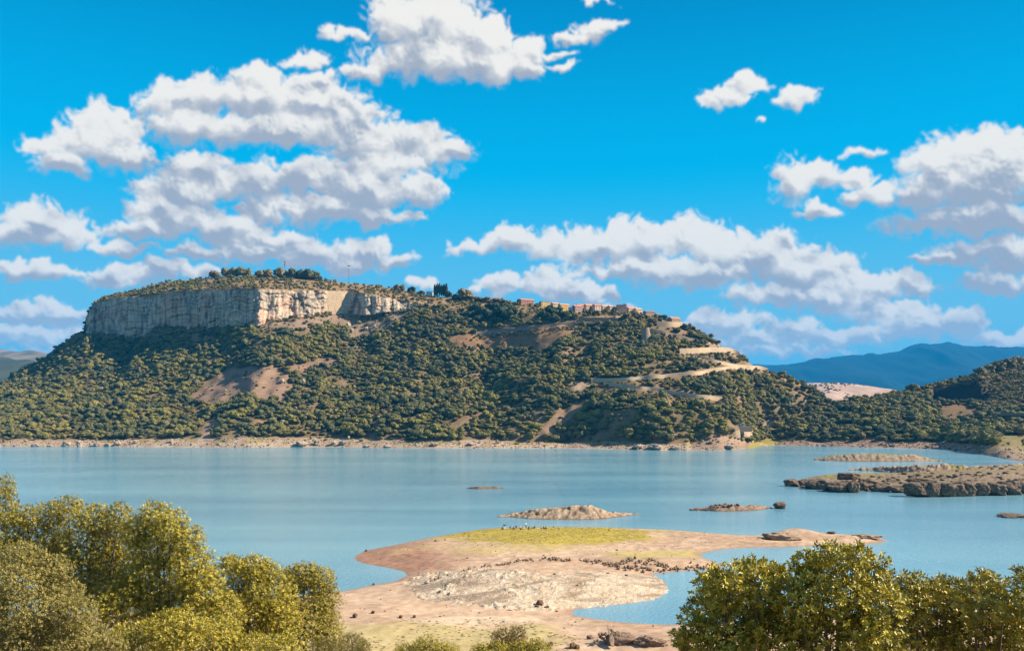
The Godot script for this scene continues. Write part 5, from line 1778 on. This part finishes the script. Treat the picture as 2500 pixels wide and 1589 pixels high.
	for k in hs.size():
		var b: Array = hs[k]
		var p := hill.at(b[0], b[1])
		var s := -p.z / F
		var where := "pale fallen boulder among the bushes under the right end of the cliff" if k < 11 else "pale boulder showing between the oaks on the wooded slope"
		var o2 := obj("fallen_boulder", rock_mesh(950 + k, Vector3(b[2] * s, b[3] * s * 1.15, b[2] * s), 0.4, 3.0, 2, true, Color(0.66, 0.58, 0.49), Color(0.48, 0.40, 0.33)), mats.rock)
		o2.position = p + Vector3(0, 0.5, 0)
		o2.rotation.y = k * 1.3
		tag(o2, where, "boulder", "fallen boulders under the cliff" if k < 11 else "boulders between the oaks")
	# loose stones along the far shore
	var mm := MultiMesh.new()
	mm.transform_format = MultiMesh.TRANSFORM_3D
	mm.use_colors = true
	mm.mesh = rock_mesh(990, Vector3(1, 0.8, 0.9), 0.35, 3.5, 1, true, Color(1, 1, 1), Color(0.75, 0.72, 0.7))
	mm.instance_count = 7000
	for k in 2600:
		var land := hill if k < 1900 else rhill
		var i := rng.randi_range(45, 350) if k < 1900 else rng.randi_range(2, 130)
		var j := rng.randi_range(1, 5)
		var q := land.p[j * land.nx + i].lerp(land.p[(j + 1) * land.nx + i + 1], rng.randf())
		var s := rng.randf_range(0.5, 1.4) * (1.0 + 1.6 * pow(rng.randf(), 8.0))
		mm.set_instance_transform(k, Transform3D(Basis.from_euler(Vector3(rng.randf(), rng.randf() * 6.0, rng.randf())).scaled(Vector3(s * 1.3, s, s)), q + Vector3(rng.randf_range(-2, 2), 0, 0)))
		var c := Color(0.62, 0.52, 0.41).lerp(Color(0.30, 0.22, 0.17), pow(rng.randf(), 1.5 if k < 1900 else 0.6))
		mm.set_instance_color(k, c)
	var mi := MultiMeshInstance3D.new()
	mi.name = "shore_stones"
	mi.multimesh = mm
	mi.material_override = mats.rock
	tag(mi, "loose pale stones scattered along the far lake shore", "", "", "stuff")
	add_child(mi)
	_near_stones()

func _outcrop() -> void:
	var n := noise("out1", 61, 0.22, 5)
	var cr := noise("out2", 62, 0.16, 4, FastNoiseLite.TYPE_SIMPLEX_SMOOTH, FastNoiseLite.FRACTAL_RIDGED)
	var ce := noise("out3", 63, 0.55, 2, FastNoiseLite.TYPE_CELLULAR)
	ce.cellular_return_type = FastNoiseLite.RETURN_DISTANCE2_SUB
	var nx := 250
	var nzz := 110
	var v := PackedVector3Array()
	var c := PackedColorArray()
	for j in nzz:
		for i in nx:
			var x := lerpf(-20.0, 28.5, float(i) / (nx - 1))
			var z := lerpf(-128.0, -160.0, float(j) / (nzz - 1))
			var y := ground_y(x, z)
			var q := px(Vector3(x, y, z))
			var a := maxf(maxf(ell(q, 1165, 1432, 175, 50), ell(q, 1450, 1440, 190, 46)), maxf(ell(q, 1300, 1452, 190, 40), ell(q, 1560, 1430, 75, 32)))
			var k := n.get_noise_2d(x * 1.3, z * 1.3)
			var edge := sst(-0.12, 0.10, a + k * 0.22)
			var left := sst(1330, 1240, q.x)
			var fis := cr.get_noise_2d(x * 2.6 + 200.0, z * 3.4)
			# slanting beds of rock
			var bed := cr.get_noise_2d((x * 0.5 + z * 1.0) * 0.8, (z * 0.5 - x) * 0.16)
			var blk := ce.get_noise_2d(x * 0.7, z * 1.2)
			var up := 0.28 + 0.55 * n.get_noise_2d(x * 0.6 + 60.0, z * 0.6) + blk * (0.35 + 0.35 * left) - sst(0.3, 0.9, bed) * 0.5
			up = up * (0.55 + 0.3 * left) + left * maxf(0.0, n.get_noise_2d(x * 2.0, z * 2.0 + 9.0)) * 0.7
			up -= sst(0.45, 0.9, fis) * (0.25 + 0.35 * left)
			y += -0.35 + edge * (0.55 + maxf(up, -0.2) * 0.9)
			v.append(Vector3(x + k * 0.3, y, z))
			var col := Color(0.74, 0.64, 0.51).lerp(Color(0.64, 0.52, 0.39), clampf(0.5 + k * 1.3, 0, 1))
			col = col.lerp(Color(0.24, 0.175, 0.13), sst(0.2, 0.8, bed) * 0.7)
			col = col.lerp(Color(0.17, 0.12, 0.09), sst(0.45, 0.9, fis) * (0.55 + 0.3 * left))
			col = col.lerp(Color(0.36, 0.27, 0.21), sst(0.15, 0.5, n.get_noise_2d(x * 1.1 + 20.0, z * 2.4)) * (0.35 + 0.4 * left))
			c.append(col)
	var o := obj("rock_outcrop", grid_mesh(nx, nzz, v, c), mats.rock)
	tag(o, "broad pale cracked rock outcrop in the middle of the near shore", "rock outcrop")

func _near_stones() -> void:
	# the tumbled wall across the peninsula
	var wall := thing("tumbled_wall", "line of dark tumbled stones crossing the peninsula behind the pale outcrop", "stone wall")
	var paths := [[[1228, 1381, 0.45], [1270, 1370, 0.6], [1340, 1366, 0.7], [1400, 1370, 0.6]], [[1425, 1371, 0.5], [1470, 1375, 0.6], [1500, 1382, 0.9], [1560, 1394, 1.0], [1640, 1393, 0.8], [1700, 1389, 0.8], [1760, 1384, 0.8]], [[1500, 1380, 0.9], [1545, 1370, 0.9], [1600, 1378, 0.8], [1660, 1390, 0.6]], [[1020, 1432, 0.35], [1090, 1408, 0.4], [1160, 1386, 0.4], [1228, 1381, 0.4]]]
	var shapes := []
	for k in 8:
		shapes.append(rock_mesh(1000 + k, Vector3(1.0, 0.85, 0.9), 0.32, 4.5, 1, true, Color(0.44, 0.32, 0.24), Color(0.22, 0.155, 0.115)))
	for pth in paths:
		var per: int = [56, 120, 60, 34][paths.find(pth)]
		for k in per:
			var t: float = rng.randf() * (pth.size() - 1)
			var i := mini(int(t), pth.size() - 2)
			var a: Array = pth[i]
			var b: Array = pth[i + 1]
			var w: float = lerpf(a[2], b[2], t - i)
			var p := ground_at(lerpf(a[0], b[0], t - i), lerpf(a[1], b[1], t - i))
			p += Vector3(rng.randfn() * 0.3, 0, rng.randfn() * w * 1.2)
			p.y = ground_y(p.x, p.z) + 0.05
			var s := rng.randf_range(0.3, 0.75) * (0.75 + w * 0.4)
			var o := obj("stone", shapes[k % 8], mats.rock, wall)
			o.position = p
			o.scale = Vector3(s * rng.randf_range(0.8, 1.4), s * rng.randf_range(0.7, 1.1), s)
			o.rotation = Vector3(rng.randf() * 0.5, rng.randf() * 6.0, rng.randf() * 0.5)
	for b in [[1318, 1481, 1.15, "largest of three brown boulders on the sand below the outcrop"], [1311, 1487, 0.75, "left small stone of the three boulders below the outcrop"], [1335, 1487, 0.7, "right small stone of the three boulders below the outcrop"], [1484, 1404, 0.7, "small dark stone on the brow of the outcrop"], [1530, 1407, 0.5, "second small dark stone on the brow of the outcrop right of the first"], [978, 1509, 0.6, "dark stone on the grassy strip left of the pale patch"], [1011, 1508, 0.55, "dark stone right of its twin on the grassy strip"], [910, 1498, 0.6, "dark stone on the pale path at the left"], [866, 1508, 0.8, "flat dark stone beside the left trees"], [894, 1346, 0.6, "dark stone at the water edge of the reddish tip"], [1063, 1322, 0.55, "dark stone on the upper edge of the reddish tip"], [1346, 1577, 0.6, "dark stone near the bottom shrubs"], [1398, 1585, 0.9, "dark stone at the bottom edge right of the shrubs"], [1410, 1584, 0.7, "small dark stone touching the one at the bottom edge"], [912, 1428, 0.5, "stone at the water edge of the left cove"], [1486, 1295, 0.4, "tiny dark stone right of the grass patch"]]:
		var p := ground_at(b[0], b[1])
		boulder(b[3], p - Vector3(0, 0.08, 0), Vector3(b[2] * 1.3, b[2], b[2]), 1100 + int(b[0]), Color(0.25, 0.165, 0.12), Color(0.13, 0.085, 0.06), rng.randf() * 3.0, "stone", 2.8, 0.3, "stone")
	for b in [[2030, 1304, 12, 3, "thin dark rock on the back edge of the right tongue of sand"]]:
		boulder(b[4], ground_at(b[0], b[1]), Vector3(3.0, 0.8, 1.4), 1200, Color(0.22, 0.15, 0.12), Color(0.13, 0.09, 0.07), 0.1, "stone", 2.8, 0.3, "stone")
	for q in [[1888, 1935, 1320, 1292, 10.0, 3.0, 1.9, "craggy tan hump of rock on the right tongue of sand"], [2070, 2168, 1318, 1306, 9.0, 2.6, 1.1, "low rough rock at the tip of the right tongue of sand"]]:
		var p := ground_at((q[0] + q[1]) / 2.0, q[2])
		boulder(q[7], p - Vector3(0, q[6] * 0.45, 2.0), Vector3(q[4] * 1.1, q[6] * 1.7, q[5] * 1.6), 1210 + int(q[0]), Color(0.60, 0.47, 0.35), Color(0.36, 0.265, 0.20), -0.1, "rock", 2.2, 0.45, "rock")
	# broken masonry by the bottom edge
	var p := ground_at(1505, 1572)
	var ruin := thing("ruined_masonry", "dark heap of broken masonry with a slab and a thin post near the bottom edge", "ruin", p)
	obj("mound", rock_mesh(1301, Vector3(5.2, 2.0, 3.6), 0.3, 2.4, 3, false, Color(0.34, 0.25, 0.19), Color(0.22, 0.155, 0.115)), mats.rock, ruin).position = Vector3(0.9, -0.6, -0.6)
	var slab := obj("slab", rock_mesh(1302, Vector3(0.75, 0.5, 2.1), 0.10, 6.0, 2, false, Color(0.36, 0.27, 0.21), Color(0.25, 0.18, 0.14)), mats.rock, ruin)
	slab.position = Vector3(-0.75, 0.35, 0.7)
	slab.rotation.x = 0.45
	for k in 26:
		var s := rng.randf_range(0.25, 0.6)
		var o := obj("stone", shapes[k % 8], mats.rock, ruin)
		o.position = Vector3(rng.randf_range(-2.0, 1.2), 0.7 + rng.randf_range(-0.3, 0.55), rng.randf_range(-1.8, -0.2))
		if k > 18: o.position = Vector3(rng.randf_range(-3.3, -1.2), rng.randf_range(0.0, 0.35), rng.randf_range(-0.6, 0.5))
		o.scale = Vector3(s * 1.3, s, s)
		o.rotation = Vector3(rng.randf(), rng.randf() * 6.0, rng.randf())
	obj("post", tube([Vector3(-0.95, 0.2, -0.2), Vector3(-0.9, 1.0, -0.25), Vector3(-0.88, 1.75, -0.25)], 0.07, 0.05, 6), mats.dry_wood, ruin)
	for k in 16:
		var a := rng.randf_range(-0.5, 0.9)
		obj("dry_stalk", tube([Vector3(-0.7 + a * 0.5, 0.7, -0.8), Vector3(-0.6 + a * 0.9, 1.5, -0.9), Vector3(-0.5 + a * 1.7, 2.1 + rng.randf() * 0.9, -1.0)], 0.018, 0.006, 4), mats.dry_wood, ruin)
	boulder("smooth brown boulder right of the broken masonry", ground_at(1590, 1574) - Vector3(0, 0.5, 0), Vector3(4.6, 1.9, 2.4), 1303, Color(0.42, 0.31, 0.235), Color(0.27, 0.19, 0.14), -0.2, "boulder", 2.2, 0.4)
	boulder("small pale boulder left of the broken masonry", ground_at(1442, 1560) - Vector3(0, 0.15, 0), Vector3(1.1, 0.75, 0.9), 1304, Color(0.40, 0.30, 0.24), Color(0.25, 0.18, 0.14), 0.5)
	# pebbles and tufts
	for kind in 2:
		var mm := MultiMesh.new()
		mm.transform_format = MultiMesh.TRANSFORM_3D
		mm.use_colors = true
		mm.mesh = shapes[1] if kind == 0 else crown_mesh(77, 0.5, 1, 0.2, 0.0)
		mm.instance_count = 450 if kind == 0 else 2600
		var k := 0
		while k < mm.instance_count:
			var x := rng.randf_range(-45, 105)
			var z := rng.randf_range(-100, -235)
			var y := ground_y(x, z)
			if y < 0.12 or bank_y(-z) > y - 0.02: continue
			var q := px(Vector3(x, y, z))
			var n: float = nz.pen.get_noise_2d(x * 0.8 + 300.0, z * 0.8)
			if kind == 0 and (n < -0.05 and rng.randf() < 0.8): continue
			if kind == 1 and not (ell(q, 1340, 1304, 250, 24) > 0.0 or (q.y > 1512 and q.x < 1420 and n > -0.1)): continue
			var s := rng.randf_range(0.10, 0.26) * (1.0 + 1.5 * pow(rng.randf(), 9.0)) if kind == 0 else rng.randf_range(0.15, 0.4)
			mm.set_instance_transform(k, Transform3D(Basis(Vector3.UP, rng.randf() * 6.0).scaled(Vector3(s * 1.3, s * (1.0 if kind == 0 else 0.5), s)), Vector3(x, y, z)))
			var c := Color(1.3, 1.2, 1.1) * rng.randf_range(0.6, 1.5)
			if kind == 1: c = Color(0.44, 0.34, 0.06).lerp(Color(0.33, 0.28, 0.05), rng.randf()) if q.y < 1400 else Color(0.36, 0.31, 0.13).lerp(Color(0.28, 0.24, 0.10), rng.randf())
			mm.set_instance_color(k, c)
			k += 1
		var mi := MultiMeshInstance3D.new()
		mi.name = "pebbles" if kind == 0 else "grass_tufts"
		mi.multimesh = mm
		mi.material_override = mats.rock if kind == 0 else mats.leaf_copies
		tag(mi, "small stones strewn over the bare near shore" if kind == 0 else "low tufts of yellow green grass on the near shore", "", "", "stuff")
		add_child(mi)

func build_water() -> void:
	var pl := PlaneMesh.new()
	pl.size = Vector2(3600, 1500)
	var m := StandardMaterial3D.new()
	m.albedo_color = Color(0.205, 0.40, 0.49).linear_to_srgb()
	m.roughness = 0.12
	m.metallic_specular = 0.5
	m.normal_enabled = true
	m.normal_texture = bump_tex("ripples", 81, 0.035, 5, 9.0, 1024)
	m.normal_scale = 0.34
	m.uv1_scale = Vector3(3600 / 34.0, 1500 / 22.0, 1)
	m.detail_enabled = true
	m.detail_blend_mode = BaseMaterial3D.BLEND_MODE_MUL
	m.detail_uv_layer = BaseMaterial3D.DETAIL_UV_2
	m.detail_albedo = noise_tex("drift", 83, 0.008, 4, Color(0.74, 0.82, 0.88), Color(1, 1, 1), 512)
	m.uv2_scale = Vector3(3600 / 1300.0, 1500 / 330.0, 1)
	pl.add_uv2 = true
	mats.water = m
	var o := obj("lake_water", pl, m)
	o.position = Vector3(0, 0, -700)
	tag(o, "calm blue lake water with fine ripples", "", "", "structure")
	var g := PlaneMesh.new()
	g.size = Vector2(30000, 30000)
	var go := obj("ground", g, mats.plain_earth)
	go.position = Vector3(0, -7, 0)
	tag(go, "plain reaching to the horizon", "", "", "structure")

func build_ranges() -> void:
	var m: StandardMaterial3D = mats.far_land
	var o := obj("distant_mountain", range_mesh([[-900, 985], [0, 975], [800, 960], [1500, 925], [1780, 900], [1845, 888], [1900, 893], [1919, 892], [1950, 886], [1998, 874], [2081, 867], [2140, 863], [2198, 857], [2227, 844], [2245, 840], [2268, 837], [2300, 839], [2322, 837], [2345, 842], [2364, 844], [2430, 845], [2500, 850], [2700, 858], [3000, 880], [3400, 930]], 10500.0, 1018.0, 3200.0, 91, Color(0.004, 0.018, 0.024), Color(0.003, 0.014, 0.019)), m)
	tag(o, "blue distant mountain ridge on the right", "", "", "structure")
	o = obj("pale_hill", range_mesh([[1800, 990], [1900, 945], [1960, 936], [2010, 934], [2081, 937], [2123, 943], [2177, 954], [2240, 962], [2400, 990]], 2900.0, 1015.0, 900.0, 92, Color(0.44, 0.30, 0.23), Color(0.34, 0.24, 0.18), 26), m)
	tag(o, "pale dry hill in the gap between the two wooded hills", "", "", "structure")
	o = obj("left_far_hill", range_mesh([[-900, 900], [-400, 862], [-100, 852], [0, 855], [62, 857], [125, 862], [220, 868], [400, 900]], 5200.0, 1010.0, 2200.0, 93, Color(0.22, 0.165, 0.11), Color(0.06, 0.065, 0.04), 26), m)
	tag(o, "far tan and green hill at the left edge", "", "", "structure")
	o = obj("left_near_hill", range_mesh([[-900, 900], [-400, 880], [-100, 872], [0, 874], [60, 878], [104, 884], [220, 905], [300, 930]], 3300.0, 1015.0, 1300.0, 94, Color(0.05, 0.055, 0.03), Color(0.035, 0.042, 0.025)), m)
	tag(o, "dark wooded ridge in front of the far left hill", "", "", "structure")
	# scattered trees on the pale hill
	var r := RandomNumberGenerator.new()
	r.seed = 4
	var mm := MultiMesh.new()
	mm.transform_format = MultiMesh.TRANSFORM_3D
	mm.use_colors = true
	mm.mesh = crowns[2]
	mm.instance_count = 700
	var aabb := Vector3.ZERO
	for k in 700:
		var u := r.randf_range(1930, 2230)
		var t := r.randf_range(0.45, 0.97)
		var d := 2900.0 - 900.0 * (1.0 - t)
		var top := P(u, li([[1800, 990], [1900, 945], [1960, 936], [2010, 934], [2081, 937], [2123, 943], [2177, 954], [2240, 962], [2400, 990]], u).x, 2900.0).y
		var s := r.randf_range(4, 11)
		var q := P(u, 960, d)
		q.y = lerpf(6.0, top, t) - 1.0
		mm.set_instance_transform(k, Transform3D(Basis(Vector3.UP, r.randf() * 6.0).scaled(Vector3(s, s * 0.8, s)), q))
		mm.set_instance_color(k, Color(0.12, 0.11, 0.07))
	var mi := MultiMeshInstance3D.new()
	mi.name = "distant_trees"
	mi.multimesh = mm
	mi.material_override = mats.leaf_copies
	tag(mi, "dots of trees on the pale dry hill in the gap", "", "", "stuff")
	add_child(mi)

func make_materials() -> void:
	var grain := noise_tex("grain", 11, 0.02, 5, Color(0.62, 0.60, 0.58), Color(1, 1, 1), 512)
	noise_tex("stain", 12, 0.012, 5, Color(0.78, 0.76, 0.74), Color(1, 1, 1), 256)
	var soft := noise_tex("soft_grain", 17, 0.012, 6, Color(0.84, 0.82, 0.80), Color(1, 1, 1), 1024)
	var bump := bump_tex("bumps", 13, 0.02, 5, 10.0, 512)
	mat("earth", Color.WHITE, 0.95, true, grain, 0.06, bump, 0.8)
	mat("sand", Color.WHITE, 0.95, true, soft, 0.035, bump, 0.22)
	mat("cliff", Color.WHITE, 0.95, true, grain, 0.045, bump, 1.3)
	mat("rock", Color.WHITE, 0.9, true, grain, 0.25, bump, 0.9)
	mat("masonry", Color.WHITE, 0.95, true, grain, 0.2, bump, 0.6)
	mat("masonry_plain", Color(0.46, 0.35, 0.25), 0.95, false, grain, 0.25, bump, 0.6)
	mat("bastion", Color(0.40, 0.32, 0.25), 0.95, false, grain, 0.2, bump, 0.9)
	mat("pink_stone", Color(0.60, 0.40, 0.31), 0.9, false, grain, 0.4)
	mat("grey_plaster", Color(0.42, 0.40, 0.38), 0.9)
	mat("grey_roof", Color(0.30, 0.27, 0.25), 0.9)
	mat("concrete", Color(0.20, 0.23, 0.24), 0.9, false, grain, 0.2)
	mat("concrete_dark", Color(0.13, 0.15, 0.16), 0.9, false, grain, 0.2)
	mat("dark_metal", Color(0.10, 0.105, 0.11), 0.5)
	mat("shutter", Color(0.07, 0.055, 0.05), 0.7)
	mat("door", Color(0.12, 0.07, 0.045), 0.7)
	mat("far_land", Color.WHITE, 1.0, true)
	mat("plain_earth", Color(0.14, 0.12, 0.07), 1.0)
	mat("bark", Color(0.11, 0.085, 0.065), 0.95)
	mat("dry_wood", Color(0.50, 0.40, 0.27), 0.9)
	mat("cloth", Color.WHITE, 0.9, true)
	mat("black_cloth", Color(0.012, 0.012, 0.014), 0.8)
	mat("leaf_copies", Color.WHITE, 0.75, true)
	var lf := mat("leaf", Color.WHITE, 0.42, true)
	lf.metallic_specular = 0.45
	lf.backlight_enabled = true
	lf.backlight = Color(0.46, 0.46, 0.2)

func _ready() -> void:
	rng.seed = 20240
	var cam := Camera3D.new()
	cam.name = "camera"
	cam.projection = Camera3D.PROJECTION_FRUSTUM
	cam.near = 0.5
	cam.far = 40000.0
	cam.size = 2.0 * 794.5 / F * cam.near
	cam.frustum_offset = Vector2(0, (HZ - 794.5) / F * cam.near)
	cam.position = Vector3(0, EYE, 0)
	add_child(cam)
	cam.current = true
	var env := Environment.new()
	env.background_mode = Environment.BG_SKY
	env.sky = Sky.new()
	var sm := PanoramaSkyMaterial.new()
	sm.panorama = make_sky()
	env.sky.sky_material = sm
	env.tonemap_mode = Environment.TONE_MAPPER_LINEAR
	env.tonemap_exposure = 2.3
	env.background_energy_multiplier = 0.43
	env.sdfgi_enabled = true
	env.ssao_enabled = true
	env.ssil_enabled = true
	env.fog_enabled = true
	env.fog_density = 0.000062
	env.fog_light_color = Color(0.0, 0.40, 1.0).linear_to_srgb()
	var we := WorldEnvironment.new()
	we.name = "environment"
	we.environment = env
	add_child(we)
	var sun := DirectionalLight3D.new()
	sun.name = "sun"
	sun.light_energy = 1.6
	sun.light_color = Color(1.0, 0.93, 0.82)
	sun.light_angular_distance = 0.5
	sun.shadow_enabled = true
	sun.directional_shadow_max_distance = 3000.0
	sun.look_at_from_position(SUN_TO * 100.0, Vector3.ZERO)
	add_child(sun)
	var t0 := Time.get_ticks_msec()
	make_materials()
	build_hill()
	build_cliff()
	build_rhill()
	build_near()
	build_water()
	print("land ", Time.get_ticks_msec() - t0)
	plant_forest()
	build_ranges()
	print("forest ", Time.get_ticks_msec() - t0)
	build_walls()
	build_village()
	build_far_trees()
	build_rocks()
	print("rocks ", Time.get_ticks_msec() - t0)
	build_people()
	print("people ", Time.get_ticks_msec() - t0)
	build_near_trees()
	print("all ", Time.get_ticks_msec() - t0)
